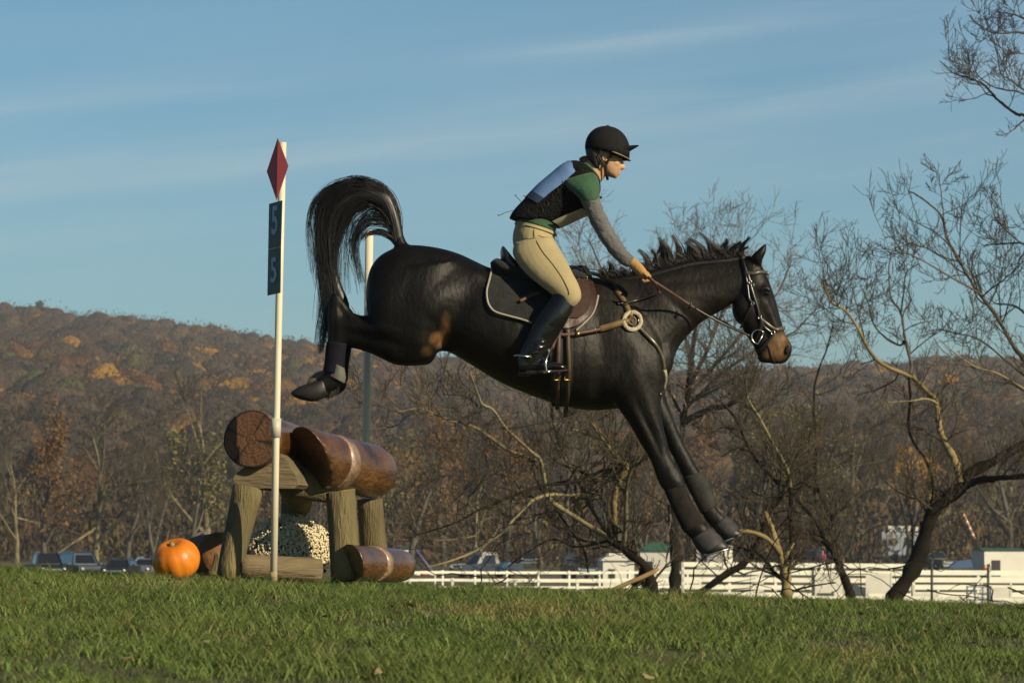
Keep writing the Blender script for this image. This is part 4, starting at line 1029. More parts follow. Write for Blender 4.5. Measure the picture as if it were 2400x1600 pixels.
for s in (-1, 1):
    L_ = armL(s)[2:]
    S = cr(L_, 5); S2 = []
    for i, a in enumerate(S):
        wv = .6 * math.sin(i * 1.9) + .5 * math.sin(i * .9 + 1); S2.append((a[0] - wv, a[1] + wv * .4, a[2] + wv, a[3] - wv * .4, a[4], a[5]))
    q = MB(); rib(q, S2[:-2], n=18, k=1, grow=.001); q.mk('sleeve', m_sleeve, rider)
# body protector
m_vest = mat('body_protector', (.0070, .0070, .0075), rough=.9, spec=.15, var=.5, scale=30, bump=.7, bscale=70)
q = MB()
VEST = [(1194, 512, 1262, 524, 0, .150), (1203, 495, 1290, 528, 0, .160), (1222, 474, 1312, 530, 0, .160), (1250, 446, 1342, 516, 0, .162), (1293, 408, 1374, 500, 0, .168), (1318, 388, 1395, 476, 0, .165), (1338, 378, 1406, 452, 0, .158), (1354, 378, 1407, 432, 0, .130), (1366, 381, 1405, 418, 0, .088)]
rib(q, VEST, n=26, grow=.002, k=5, e=.92)
v, f = remesh(q, 'vest', .0065, 2); 
# arm holes stay open where the shirt comes through: the sleeve stands proud of the protector
vest = mk('body_protector', v, f, m_vest, rider)
def patch(name, secs, t0, t1, grow_, m, par):
    b_ = MB(); rib(b_, secs, n=16, t0=t0, t1=t1, grow=grow_, k=6, e=.92); return b_.mk(name, m, par)
patch('back_number_bib', [(1246, 450, 1338, 519, 0, .162), (1262, 434, 1350, 512, 0, .164), (1293, 408, 1374, 500, 0, .168), (1316, 389, 1393, 478, 0, .165), (1334, 379, 1404, 455, 0, .145)], -70, 70, .0075, mat('blue_bib', (.16, .30, .58), rough=.75, var=.08, scale=10, bump=.3, bscale=9), vest)
patch('bib_hem', [(1232, 464, 1322, 526, 0, .161), (1240, 456, 1332, 522, 0, .162), (1247, 449, 1339, 518, 0, .162)], -70, 70, .007, mat('navy_hem', (.020, .045, .10), rough=.8, var=.3, scale=12), vest)
patch('front_number_bib', [(1270, 512, 1308, 532, 0, .14), (1290, 500, 1330, 523, 0, .145), (1320, 490, 1352, 512, 0, .15), (1345, 480, 1374, 502, 0, .15)], 100, 260, .012, mat('pale_bib', (.36, .35, .27), rough=.8, var=.15, scale=9), vest)
q = MB()
for (a, b_) in (((1222, 474), (1207, 459)), ((1207, 459), (1210, 458)), ((1202, 494), (1168, 506)), ((1168, 506), (1166, 504)), ((1232, 462), (1226, 459))):
    q.tube([P(*a, 19.94), P((a[0] + b_[0]) / 2, (a[1] + b_[1]) / 2 - 2, 19.93), P(*b_, 19.92)], .0018, 5)
for k in range(5):   # side lacing
    x = 1262 + 12 * k; y = 500 - 15 * k
    q.tube([P(x, y, 19.835), P(x + 12, y - 4, 19.832), P(x + 8, y - 16, 19.835)], .0016, 5)
q.mk('lace', mat('lace', (.03, .03, .032), rough=.6), vest)
q = MB(); q.ell(P(1408, 463, 19.93), (.010, .012, .008), 8); q.ell(P(1407, 480, 19.93), (.009, .012, .006), 8); q.mk('toggle', MATS['strap_black'], vest)
# breeches
m_breech = mat('breeches', (.42, .345, .180), rough=.85, var=.07, scale=7, bump=.35, bscale=9, sheen=.15)
q = MB(); rib(q, [(1212, 522, 1298, 548, 0, .135), (1206, 535, 1300, 560, 0, .150), (1202, 560, 1296, 572, 0, .160), (1206, 585, 1285, 590, 0, .14)], n=24, grow=.002)
for s in (-1, 1): rib(q, thighL(s), n=24, grow=.001)
v, f = remesh(q, 'breeches', .0062, 3); breech = mk('breeches', v, f, m_breech, rider)
bbvh = BVHTree.FromPolygons([Vector(p) for p in v], f)
q = MB(); strap(q, [(1253, 524), (1251, 545), (1256, 562), (1272, 590), (1290, 612), (1305, 632), (1320, 655), (1332, 680), (1334, 690)], .0016, .002, .001, b=bbvh)
strap(q, [(1226, 559), (1240, 560), (1252, 558)], .0015, .002, .0005, b=bbvh); strap(q, [(1262, 552), (1275, 556), (1284, 556)], .0015, .002, .0005, b=bbvh)
q.mk('seam', mat('seam', (.10, .075, .035), rough=.9), breech)
q = MB(); rib(q, [(1210, 520, 1302, 546, 0, .142), (1208, 526, 1302, 553, 0, .146)], n=24, k=2, grow=.006, caps=False); q.mk('waistband', m_breech, breech)
q = MB(); q.tube([snap(x, y, .006, bbvh) for x, y in ((1290, 540), (1299, 545), (1304, 552))], .007, 6); q.mk('belt_end', m_black_lth, rider)
# boots
m_rboot = mat('riding_boot', (.007, .007, .0075), rough=.20, var=.3, scale=14, spec=.55, bump=.45, bscale=11, detail=3)
for s in (-1, 1):
    q = MB(); rib(q, calfL(s), n=22, grow=.002); rib(q, footL(s), n=20, grow=.001)
    for (x, y, r_) in ((1262, 806, .012), (1258, 818, .013), (1250, 828, .012)):
        c = CAM + (P(x, y) - CAM) * ((D0 + s * .378) / D0); q.tube([c + Vector((.052 * math.cos(a), .045 * math.sin(a), .016 * math.cos(a))) for a in np.linspace(0, 6.283, 16)], r_ * .9, 8)
    v, f = remesh(q, 'boots', .0055, 2); b1_ = mk('riding_boot', v, f, m_rboot, rider)
    if s < 0: boots = b1_
    PPs = lambda x, y: CAM + (P(x, y) - CAM) * ((D0 + s * .378) / D0)
    q = MB(); q.prism([PPs(x, y) + Vector((0, -.04, 0)) for x, y in ((1214, 872), (1232, 874), (1234, 869), (1322, 867), (1330, 866), (1328, 870), (1250, 876), (1234, 882), (1216, 880))], (0, .08, 0)); q.mk('sole', mat('sole', (.016, .014, .013), rough=.7), b1_)
q = MB(); q.tube([CAM + (P(x, y) - CAM) * (19.57 / 20) for x, y in ((1246, 836), (1225, 834), (1211, 832), (1204, 834))], .005, 6); q.mk('spur', m_steel, boots)
# gloved hands with five curled fingers each
m_glove = mat('tan_glove', (.44, .25, .085), rough=.8, var=.12, scale=14, bump=.4, bscale=30)
for s in (-1, 1):
    q = MB()
    def H(x, y, o): return CAM + (P(x, y) - CAM) * ((D0 + s * o) / D0)
    rib(q, [(1471, 622, 1487, 601, s * .222, .027), (1479, 630, 1495, 611, s * .225, .026), (1488, 638, 1505, 620, s * .228, .029), (1497, 646, 1513, 630, s * .230, .030), (1503, 651, 1517, 638, s * .232, .026)], n=16, k=4)
    for j in range(4):      # fingers bend over the rein and back under the palm
        o = .205 + .017 * j; l = (0, 2.5, 2, -2)[j]
        q.tube([H(1508, 637 + j, o), H(1516 + l, 640 + j * 1.2, o), H(1521 + l, 647 + j, o), H(1518 + l, 655 + j, o), H(1511 + l * .6, 657 + j, o), H(1505, 652 + j, o)], [.0100, .0098, .0095, .0092, .0088, .0075], 10)
    q.tube([H(1490, 622, .195), H(1500, 627, .190), H(1510, 634, .192), H(1518, 641, .200)], [.012, .0115, .0105, .0085], 10)
    v, f = remesh(q, 'glove', .0034, 2); mk('glove', v, f, m_glove, rider)
# whip held in the far hand
q = MB(); q.tube([P(1508, 662, 20.30), P(1520, 632, 20.27), P(1538, 600, 20.24), P(1549, 577, 20.22), P(1553, 568, 20.21)], [.006, .006, .0065, .008, .009], 8); q.mk('riding_whip', mat('whip_black', (.018, .016, .015), rough=.5), label='short black riding whip standing up in the far hand', cat='whip')
# ------------------------------------------------------------------ the log fence
def J(x, y, d): return P(340 + x / 3.409, 920 + y / 3.409, d)
m_varn = mat('varnished_log', (.085, .034, .010), rough=.34, var=.7, scale=4.5, bump=.8, bscale=24, col2=(.20, .090, .026), spec=.45, coat=.6, stretch=(1, 1, 1.6), detail=7)
m_end = mat('log_end', (.125, .055, .022), rough=.7, var=.25, scale=9, bump=.3)
m_post = mat('weathered_post', (.195, .155, .064), rough=.85, var=.5, scale=3, bump=.8, bscale=30, stretch=(3, 3, .35), detail=8)
m_post_h = mat('weathered_beam', (.165, .125, .065), rough=.85, var=.5, scale=3, bump=.7, bscale=20, stretch=(.6, .6, 4))
m_band = mat('pale_band', (.30, .19, .12), rough=.4, var=.45, scale=16, bump=.5, coat=.4)  # paler brown for the band around two of the logs
jump = empty('log_fence', Vector((J(1100, 1450, 19.8).x, 19.8, G(J(1100, 1450, 19.8).x, 19.8))), 'brown log fence on four leaning posts beside the numbered flag pole', 'jump fence')
def cyl(mb_, a, b, ra, rb, n=28, rnd=.0, bumpy=.012, segs=10, seed=0):
    a = Vector(a); b = Vector(b); t = (b - a).normalized(); u = t.orthogonal().normalized() if abs(t.z) > .9 else (Vector((0, 0, 1)) - t * t.z).normalized(); w = t.cross(u)
    rows = []
    for i in range(segs + 1):
        s = i / segs; c = a + (b - a) * s; r = ra + (rb - ra) * s
        if rnd: 
            e_ = min(s, 1 - s) * (b - a).length
            if e_ < rnd: r *= .90 + .10 * math.sqrt(e_ / rnd)
        rows.append([c + (u * math.cos(k * 2 * math.pi / n) + w * math.sin(k * 2 * math.pi / n)) * r * (1 + bumpy * math.sin(k * 2 * math.pi / n * 3 + s * 4 + seed) + bumpy * .6 * math.sin(k * 2 * math.pi / n * 7 + s * 9 + seed)) for k in range(n)])
    mb_.grid(rows, True, True); return mb_
def cut(o, co, no):
    """saw off everything on the side of the normal"""
    bm = bmesh.new(); bm.from_mesh(o.data); W = WL[o.name]
    g = bmesh.ops.bisect_plane(bm, geom=bm.verts[:] + bm.edges[:] + bm.faces[:], plane_co=Vector(co) - W, plane_no=no, clear_outer=True)
    ed = [e for e in g['geom_cut'] if isinstance(e, bmesh.types.BMEdge)]
    r = bmesh.ops.contextual_create(bm, geom=ed)
    for f_ in r['faces']: f_.smooth = False
    bm.to_mesh(o.data); bm.free(); o.data.update()
# left top log, end grain facing the camera
a = J(850, 372, 18.95); b = J(1200, 430, 19.75)
q = MB(); cyl(q, a, b, .156, .118, seed=1, bumpy=.008); l1 = q.mk('log', m_varn, jump)
t = (b - a).normalized()
m_rings = mat('end_grain_wood', (1, 1, 1), rough=.7, var=.15, scale=14, attr='Col', bump=.4, bscale=40)
def end_grain(c, t, rad, par, seed):
    """sawn face: growth rings, a dark heart and drying cracks"""
    rg = np.random.default_rng(seed); u = (Vector((0, 0, 1)) - t * t.z).normalized(); w = t.cross(u); V = []; CL = []; Fc = []; nr, na = 26, 48
    cr_ = rg.random(5) * 6.28
    for i in range(nr + 1):
        for k in range(na):
            th = 2 * math.pi * k / na; r_ = rad * i / nr * (1 + .03 * math.sin(3 * th + 1) * i / nr)
            V.append(c - t * .003 + (u * math.cos(th) + w * math.sin(th)) * r_)
            b_ = .75 + .35 * (i % 3 == 0) - .25 * (i % 4 == 1) + .1 * rg.random()
            if min(abs((th - q_ + math.pi) % (2 * math.pi) - math.pi) for q_ in cr_) < .07 and i > 3: b_ = .15
            if i > nr - 2: b_ *= .3
            CL.append(np.array([.150, .066, .026]) * b_)
    for i in range(nr):
        for k in range(na): Fc.append((i * na + k, i * na + (k + 1) % na, (i + 1) * na + (k + 1) % na, (i + 1) * na + k))
    mk('end_grain', V, Fc, m_rings, par, colors=np.array(CL), smooth=False)
end_grain(a, t, .152, l1, 2)
# right top log, sawn off at a slant on its left
a2 = J(1130, 470, 19.0); b2 = J(1845, 640, 19.95)
q = MB(); cyl(q, a2, b2, .152, .150, rnd=.02, seed=4, segs=16, bumpy=.012); l2 = q.mk('log', m_varn, jump)
cut(l2, J(1395, 545, 19.2), Vector((-.75, -.50, -.66)).normalized())
t2 = (b2 - a2).normalized()
c = J(1560, 560, 19.45); q = MB(); c = a2 + t2 * ((c - a2).dot(t2)); cyl(q, c - t2 * .05, c + t2 * .05, .1545, .1545, segs=2, bumpy=.008, seed=4.6); band = q.mk('pale_ring', m_band, l2)
cut(band, J(1395, 545, 19.2), Vector((-.75, -.50, -.66)).normalized())
# cross beam and cradle block under the logs
q = MB(); q.prism([J(x, y, 19.0) for x, y in ((768, 762), (700, 690), (730, 640), (860, 545), (1000, 455), (1060, 470), (1130, 540), (1200, 660), (1225, 735), (1190, 764))], (.10, .75, 0)); q.mk('cradle_block', m_post_h, jump, smooth=False)
q = MB(); cyl(q, J(1150, 700, 19.35), J(1620, 800, 19.6), .095, .07, seed=2); cyl(q, J(1200, 690, 19.5), J(1230, 900, 19.9), .11, .07, seed=3); q.mk('cross_beam', m_post, jump)
def post(x1, y1, w1, x2, y2, w2, d1, d2):
    q_ = MB(); cyl(q_, J(x1, y1, d1), J(x2, y2, d2), w1 / 3.409 / F * d1 / 2, w2 / 3.409 / F * d2 / 2, seed=x1, bumpy=.02, segs=8); q_.mk('post', m_post, jump)
post(820, 765, 245, 660, 1490, 190, 19.05, 18.95)
post(1560, 800, 235, 1610, 1500, 240, 19.35, 19.3)
post(1795, 850, 205, 1850, 1480, 215, 19.95, 20.0)
post(1190, 800, 200, 1160, 1480, 200, 20.2, 20.3)
post(600, 1290, 110, 545, 1460, 120, 19.6, 19.6)
q = MB(); cyl(q, J(740, 1385, 18.98), J(1400, 1420, 19.12), .066, .068, rnd=.02, seed=6); q.mk('ground_beam', m_post_h, jump)
q = MB(); cyl(q, J(1560, 1350, 19.05), J(2050, 1383, 20.05), .098, .096, rnd=.02, seed=8); g1 = q.mk('ground_log', m_varn, jump)
a3 = J(1560, 1350, 19.05); b3 = J(2085, 1385, 20.1); t3 = (b3 - a3).normalized()
cut(g1, J(1745, 1350, 19.1), Vector((-.80, -.50, -.30)).normalized())
q = MB(); c = a3 + t3 * .56; cyl(q, c - t3 * .045, c + t3 * .045, .1005, .1005, segs=2, seed=8.3); q.mk('pale_ring', m_band, g1)
q = MB(); cyl(q, J(620, 1290, 19.6), J(415, 1300, 19.9), .125, .11, rnd=.04, seed=9); q.mk('ground_log', mat('dull_log', (.20, .085, .025), rough=.8, var=.5, scale=6, bump=.5), jump)

# pumpkin
pk = MB(); rows = []; pc = P(413, 1311, 18.55); n = 60
for i in range(21):
    th = math.pi * i / 20; row = []
    for k in range(n):
        a = 2 * math.pi * k / n
        rib_ = 1 - .038 * abs(math.cos(a * 5 + .5)) ** 6 * math.sin(th) ** .6
        r_ = math.sin(th) ** .80 * .127 * rib_
        z = .104 * math.cos(th) - .022 * math.exp(-(math.sin(th) / .22) ** 2) * math.copysign(1, math.cos(th))
        row.append(Vector((r_ * math.cos(a) * 1.0, r_ * math.sin(a), z)))
    rows.append(row)
Mp = Matrix.Rotation(R(-14), 3, 'Y') @ Matrix.Rotation(R(24), 3, 'X')
pk.grid([[pc + Mp @ p for p in r_] for r_ in rows], True)
m_pk = mat('pumpkin_skin', (.78, .22, .010), rough=.42, var=.14, scale=7, bump=.12, bscale=30, col2=(.86, .27, .014), spec=.45)
pumpkin = pk.mk('pumpkin', m_pk, label='round orange pumpkin on the grass left of the log fence', cat='pumpkin')
q = MB(); q.tube([pc + Mp @ Vector(p) for p in ((0, 0, .070), (.002, 0, .088), (-.008, 0, .098))], [.020, .014, .016], 8); q.mk('stem', mat('pumpkin_stem', (.25, .22, .10), rough=.9, var=.3, scale=30), pumpkin)

# pot of white flowers under the fence
fl = empty('white_flowers', Vector((P(700, 1300, 19.8).x, 19.8, G(P(700, 1300, 19.8).x, 19.8))), 'dome of small white mum flowers under the log fence', 'flowers')
rgf = np.random.default_rng(4); cc = P(680, 1306, 19.8); V = []; Fc = []
for i in range(9000):
    u = rgf.normal(0, 1, 3); u /= np.linalg.norm(u)
    if u[2] < -.15: continue
    r_ = .235 * (1 + .05 * rgf.normal() + .05 * math.sin(u[0] * 9) * math.cos(u[2] * 8)); c = np.array(tuple(cc)) + u * r_ * np.array([1, 1, .95])
    a = np.cross(u, [.3, .5, .8]); a /= np.linalg.norm(a); b_ = np.cross(u, a); rr = .0062 + .004 * rgf.random(); k0 = len(V)
    V.append(c + u * .005); 
    for k in range(8): V.append(c + (a * math.cos(k * .785) + b_ * math.sin(k * .785)) * rr * (1 if k % 2 else .72))
    for k in range(8): Fc.append((k0, k0 + 1 + k, k0 + 1 + (k + 1) % 8))
mk('blossoms', V, Fc, mat('white_petals', (.80, .70, .46), rough=.8, var=.2, scale=40), fl, smooth=False, kind='stuff')
V = []
for i in range(4200):
    u = rgf.normal(0, 1, 3); u /= np.linalg.norm(u); 
    if u[2] < -.6: continue
    c = np.array(tuple(cc)) + u * (.205 * rgf.random() ** .25); V += [c + rgf.normal(0, .014, 3) for _ in range(3)]
mk('foliage', V, [(3 * i, 3 * i + 1, 3 * i + 2) for i in range(len(V) // 3)], mat('mum_leaves', (.085, .110, .040), rough=.8, var=.3), fl, smooth=False, kind='stuff')
q = MB(); cyl(q, cc - Vector((0, 0, .22)), cc - Vector((0, 0, .04)), .12, .17, seed=1); q.mk('pot', mat('black_pot', (.012, .012, .014), rough=.5), fl)

# numbered flag pole in front
m_wpole = mat('white_pole', (.80, .74, .56), rough=.45, var=.05, scale=4)
fp = empty('flag_pole', Vector((P(641, 1354, 18.75).x, 18.75, G(P(641, 1354, 18.75).x, 18.75))), 'white flag pole with a red diamond and a dark number plate', 'flag pole')
dp = 18.75
q = MB(); q.tube([P(641, 1372, dp), P(647, 1020, dp), P(655, 660, dp), P(663, 334, dp)], .0190, 16); q.mk('pole', m_wpole, fp)
q = MB(); q.tube([P(646, 1024, dp), P(647, 980, dp)], .0275, 16); q.mk('clamp', mat('clamp_grey', (.60, .57, .46), rough=.5), fp)
q = MB(); q.tube([P(640.5, 1372, dp), P(641, 1340, dp)], .0205, 14); q.mk('muddy_foot', mat('mud', (.35, .28, .15), rough=.9, var=.6, scale=30), fp)
m_red = mat('red_board', (.50, .085, .105), rough=.5, var=.08)
top, lf, rt, bt = P(651, 323, dp - .05), P(625, 402, dp + .02), P(676, 389, dp - .075), P(648.5, 470, dp - .05)
q = MB(); mid1 = P(650, 395, dp - .036)
q.add([top, lf, bt, mid1], [(0, 1, 2, 3)]); q.add([top, mid1, bt, rt], [(0, 1, 2, 3)])
bk = Vector((.0, .006, 0)); q.add([top + bk, lf + bk, bt + bk, mid1 + bk], [(0, 1, 2, 3)]); q.add([top + bk, mid1 + bk, bt + bk, rt + bk], [(0, 1, 2, 3)])
for a, b_ in ((top, lf), (lf, bt), (bt, rt), (rt, top)): q.add([a, b_, b_ + bk, a + bk], [(0, 1, 2, 3)])
flag = q.mk('red_diamond', m_red, fp, smooth=False)
m_plate = mat('number_plate', (.072, .118, .120), rough=.5, var=.12, scale=8)
# the plate is turned away: its face looks to the left of the camera
def plate(y0l, y0r, y1l, y1r, xl0, xr0, xl1, xr1, dl, dr):
    q_ = MB(); a, b_, c_, d_ = P(xl0, y0l, dl), P(xr0, y0r, dr), P(xr1, y1r, dr), P(xl1, y1l, dl); n_ = (b_ - a).cross(c_ - b_).normalized()
    if n_.dot(CAM - a) < 0: n_ = -n_
    q_.prism([a, b_, c_, d_], -n_ * .004); o = q_.mk('number_plate', m_plate, fp, smooth=False); return o, a, b_, c_, d_, n_
plates = [plate(478, 469.5, 584, 578, 630.5, 661, 628.5, 658, dp + .035, dp - .045), plate(584.6, 578.6, 692.5, 686, 628.5, 658, 626.5, 656.5, dp + .035, dp - .045)]
m_digit = mat('digit_blue', (.34, .56, .74), rough=.6, var=.08)
for (o, a, b_, c_, d_, n_), (cy, hh) in zip(plates, ((.43, .068), (.50, .060))):
    v, f = text_mesh('5', 1.0, .004)
    X = (b_ - a); Y = (a - d_); Yn = Y.normalized(); Xn = X.normalized()
    cen = a + X * .50 - Y * cy
    vs = [cen + Xn * (p.x * X.length * 1.02) + Yn * (p.y * hh * 3.05) + n_ * (.003 + p.z * .3) for p in v]
    mk('digit', vs, f, m_digit, o, smooth=False)
# second flag pole beyond the fence
fp2 = empty('flag_pole', Vector((P(856, 1340, 20.9).x, 20.9, G(P(856, 1340, 20.9).x, 20.9))), 'plain white flag pole behind the tail and right log end', 'flag pole')
q = MB(); q.tube([P(856, 1372, 20.9), P(860, 900, 20.9), P(866, 540, 20.9)], .0235, 14); q.mk('pole', m_wpole, fp2)
# ------------------------------------------------------------------ bare trees between the bank and the paddocks
def limb_tree(name_label, limbs, d, seed, barkm, twigm=None, dens=1.0, twl=1.0, up=.12, group='bare trees close behind the bank', extend=True, r2=.012):
    """limbs: ([(x, y)...], r0 px, r1 px, material or None, depth drift); twigs grow off every limb"""
    rg = np.random.default_rng(seed); s = d / F
    root = limbs[0][0][0]; bx = (root[0] - CX) / F * d
    e = empty('bare_tree', Vector((bx, d, G(bx, d))), name_label, 'tree', group)
    per = {}; tw = [[], [], []]
    for li, (pts, ra, rb, mm, drift) in enumerate(limbs):
        Q = np.array(cr(pts, 6)); m = len(Q); t = np.linspace(0, 1, m)
        dd = d + drift * t
        X = (Q[:, 0] - CX) / F * d; Z = CAMZ - (Q[:, 1] - HY) / F * d
        k = dd / d
        XYZ = np.stack([X * k, dd, CAMZ + (Z - CAMZ) * k], 1)
        XYZ += np.cumsum(rg.normal(0, 1, XYZ.shape), 0) * s * .7 * np.array([.6, 1.5, .6])
        rad = (ra + (rb - ra) * t) * s * (1 + .12 * rg.normal(0, 1, m))
        if li == 0 and extend:
            g = np.array([[XYZ[0, 0] - .05, d, G(bx, d) - .3]]); XYZ = np.concatenate([g, XYZ]); rad = np.concatenate([[rad[0] * 1.15], rad])
        per.setdefault((mm or barkm).name, []).append((XYZ, np.maximum(rad, .004)))
        L_ = np.linalg.norm(np.diff(XYZ, axis=0), axis=1).sum()
        nb = int(dens * (5 + L_ * 4.5))
        for q_ in range(nb):
            u = .15 + .85 * rg.random() ** .8; i = min(int(u * (len(XYZ) - 1)), len(XYZ) - 1)
            tdir = XYZ[min(i + 1, len(XYZ) - 1)] - XYZ[max(i - 1, 0)]; tdir /= (np.linalg.norm(tdir) + 1e-9)
            nd = tdir * .5 + rg.normal(0, .75, 3) + np.array([0, 0, .25])
            grow(rg, XYZ[i], nd, twl * (.45 + .9 * rg.random()) * min(1.5, .5 + L_ * .28), min(rad[i] * .5, .022), 0, tw, 6, .20, up, (5, 4), .55, .8, .0042)
    parts_ = []
    for nm, lst in per.items():
        v, f = tubes_np(lst, 9)
        mk('trunk' if not parts_ else 'limb', v, f, MATS[nm], e); parts_.append(1)
    v, f = tubes_np(tw[0] + tw[1], 4); v2, f2 = tubes_np(tw[2], 3); f2 = f2 + len(v)
    mk('crown', np.concatenate([v, v2]), np.concatenate([f, f2]), twigm or m_twig, e)
    return e
m_yellow_lit = mat('bark_yellow_lit', (.27, .21, .08), rough=.9, var=.45, scale=2.2, bump=.6, bscale=12, col2=(.34, .26, .10))  # yellow bark; on darker trees the sunlight is put into this colour
BD, BP, BG, BM = m_bark_dark, m_bark_pale, m_bark_grey, m_yellow_lit
limb_tree('dark leaning tree at the right with a thick forked trunk', [
    ([(2088, 1412), (2143, 1323), (2171, 1241), (2192, 1196), (2253, 1143)], 20, 15, BD, 0),
    ([(2250, 1146), (2273, 1111), (2326, 1082), (2400, 1041), (2490, 995)], 14, 11, BD, 1),
    ([(2255, 1142), (2294, 1127), (2340, 1122), (2388, 1119), (2460, 1105)], 9, 6, BD, -1),
    ([(2253, 1135), (2237, 1078), (2212, 1033), (2200, 992), (2198, 947), (2188, 931)], 9, 6.5, BM, 1.5),
    ([(2188, 931), (2143, 886), (2131, 878), (2057, 841), (2012, 767), (1982, 726), (1951, 706), (1936, 670), (1933, 645)], 5.5, 1.6, BM, -1),
    ([(2131, 878), (2135, 849), (2119, 783), (2112, 732), (2089, 696), (2084, 630), (2091, 589)], 4.2, 1.2, BG, 1),
    ([(2112, 732), (2118, 690), (2124, 635), (2155, 614)], 2.2, 1, BG, -1), ([(2119, 800), (2104, 808), (2053, 767), (2035, 706), (2017, 665)], 2.8, 1.2, BG, 1),
    ([(2119, 775), (2150, 760), (2190, 752)], 1.8, .8, BG, 0), ([(1982, 726), (1985, 690), (1960, 655)], 1.8, .8, BG, 0),
    ([(2198, 947), (2170, 935), (2130, 940), (2068, 943)], 3, 1.2, BP, -1), ([(2131, 878), (2133, 930), (2128, 1000), (2140, 1040), (2170, 1090), (2180, 1140), (2174, 1200)], 3.5, 3, BD, 1.5),
    ([(2057, 841), (2040, 848), (2018, 856)], 2, 1, BD, 0)], 62, 3, BD, m_twig, .62, .85)
limb_tree('bare tree rising beyond the right edge with branches reaching in against the sky', [
    ([(2560, 1400), (2530, 1200), (2500, 1000), (2500, 700), (2490, 400)], 16, 9, BG, 0),
    ([(2500, 1050), (2440, 930), (2400, 844), (2380, 818), (2339, 747), (2293, 686), (2252, 624), (2216, 558), (2201, 502), (2155, 461), (2130, 446)], 7, 1.6, BG, 1),
    ([(2293, 686), (2226, 650), (2155, 609), (2084, 573)], 2.6, 1, BG, -1), ([(2216, 558), (2212, 520), (2205, 450), (2200, 405)], 2, .8, BG, 0),
    ([(2490, 700), (2450, 610), (2400, 573), (2334, 573), (2305, 577)], 4, 1, BG, 1), ([(2400, 573), (2360, 540), (2330, 505), (2335, 480)], 2.2, .8, BG, 0),
    ([(2495, 800), (2430, 760), (2380, 720), (2330, 712), (2320, 690)], 4, 1, BG, 1.5), ([(2495, 1000), (2420, 930), (2340, 880), (2280, 860), (2200, 800)], 4, 1.2, BP, -1),
    ([(2500, 950), (2400, 880), (2300, 800), (2240, 780), (2190, 770)], 3.2, 1, BG, 1),
    ([(2490, 400), (2450, 300), (2400, 273), (2382, 271), (2341, 245), (2326, 226), (2304, 202), (2267, 186), (2241, 180), (2208, 151)], 5, 1, BD, 0),
    ([(2450, 260), (2400, 224), (2365, 214), (2330, 208), (2292, 180), (2277, 133)], 3, .9, BG, 0), ([(2440, 240), (2396, 208), (2365, 186), (2345, 173), (2335, 122), (2318, 70)], 3, .8, BG, 0),
    ([(2480, 110), (2400, 78), (2351, 78), (2324, 73), (2296, 59), (2277, 41)], 3.2, .8, BG, 0), ([(2480, 80), (2400, 43), (2365, 31), (2335, 26)], 3, .8, BG, 0), ([(2470, 150), (2400, 128), (2350, 128)], 2.4, .8, BG, 0),
    ([(2470, 60), (2420, 20), (2390, -20)], 3, 1, BG, 0)], 58, 14, BG, m_twig, .6, .75)
limb_tree('slender dark bare tree left of the camper van', [
    ([(1996, 1400), (1971, 1331), (1955, 1290), (1931, 1258)], 10, 7.5, BD, 0), ([(1931, 1258), (1951, 1221), (1927, 1168), (1914, 1119), (1914, 1045), (1910, 984), (1910, 915), (1922, 862), (1939, 813), (1955, 750)], 6, 1.2, BD, 1),
    ([(1931, 1258), (1902, 1209), (1869, 1172), (1857, 1143)], 5, 3.5, BD, -1), ([(1951, 1221), (1990, 1180), (2030, 1150)], 2.5, 1, BG, 0), ([(1914, 1119), (1960, 1100), (2075, 1078)], 2.2, .8, BG, 1),
    ([(1914, 1045), (1950, 1035), (1990, 1020), (2060, 1000)], 1.8, .8, BG, 0), ([(1914, 1150), (1890, 1120), (1895, 1060), (1900, 1000)], 3, 1, BD, -1), ([(1931, 1258), (1880, 1250), (1830, 1270)], 3, 1.4, BD, 0),
    ([(1914, 1119), (1880, 1105), (1855, 1112)], 3, 1.4, BD, 0)], 70, 5, BD, m_twig, .8, 1.0)
limb_tree('crooked dark tree with limbs meeting in a knot right of the front hooves', [
    ([(1640, 1388), (1700, 1345), (1759, 1306), (1804, 1204), (1837, 1155), (1853, 1143)], 9, 7, BD, 0), ([(1853, 1143), (1820, 1131), (1763, 1062), (1739, 1009), (1722, 976), (1690, 940)], 5.5, 1.6, BD, 1),
    ([(1853, 1143), (1845, 1100), (1812, 1041), (1775, 976), (1751, 935), (1748, 890)], 5, 1.6, BP, -1), ([(1853, 1143), (1885, 1130), (1914, 1155)], 4, 3, BD, 0), ([(1855, 1150), (1853, 1200), (1855, 1245), (1850, 1310)], 6, 5, BD, .6),
    ([(1763, 1062), (1730, 1050), (1690, 1072)], 2.5, 1, BD, 0), ([(1804, 1204), (1840, 1195), (1870, 1200)], 2.4, 1.2, BD, 0), ([(1812, 1041), (1850, 1090), (1880, 1110)], 2.6, 1.3, BD, .6),
    ([(1739, 1009), (1700, 1000), (1670, 1010)], 2.2, .9, BD, 0)], 66, 6, BD, m_twig, 1.0, 1.0)
limb_tree('yellow barked stump tree splitting in two just right of the hooves', [
    ([(1845, 1396), (1842, 1350), (1837, 1323)], 15, 11, BM, 0), ([(1837, 1325), (1820, 1274), (1804, 1229), (1788, 1192)], 9, 4.5, BM, 0), ([(1830, 1300), (1812, 1274), (1784, 1253), (1743, 1243), (1715, 1248)], 6.5, 4, BM, -.8),
    ([(1838, 1310), (1848, 1290), (1856, 1270)], 5, 3, BM, .5), ([(1840, 1355), (1820, 1347), (1784, 1306), (1735, 1286), (1690, 1270)], 6, 3, BD, .8), ([(1850, 1385), (1900, 1372), (1960, 1362)], 3, 1.6, BD, 0)], 52, 8, BM, m_twig, .45, .7)
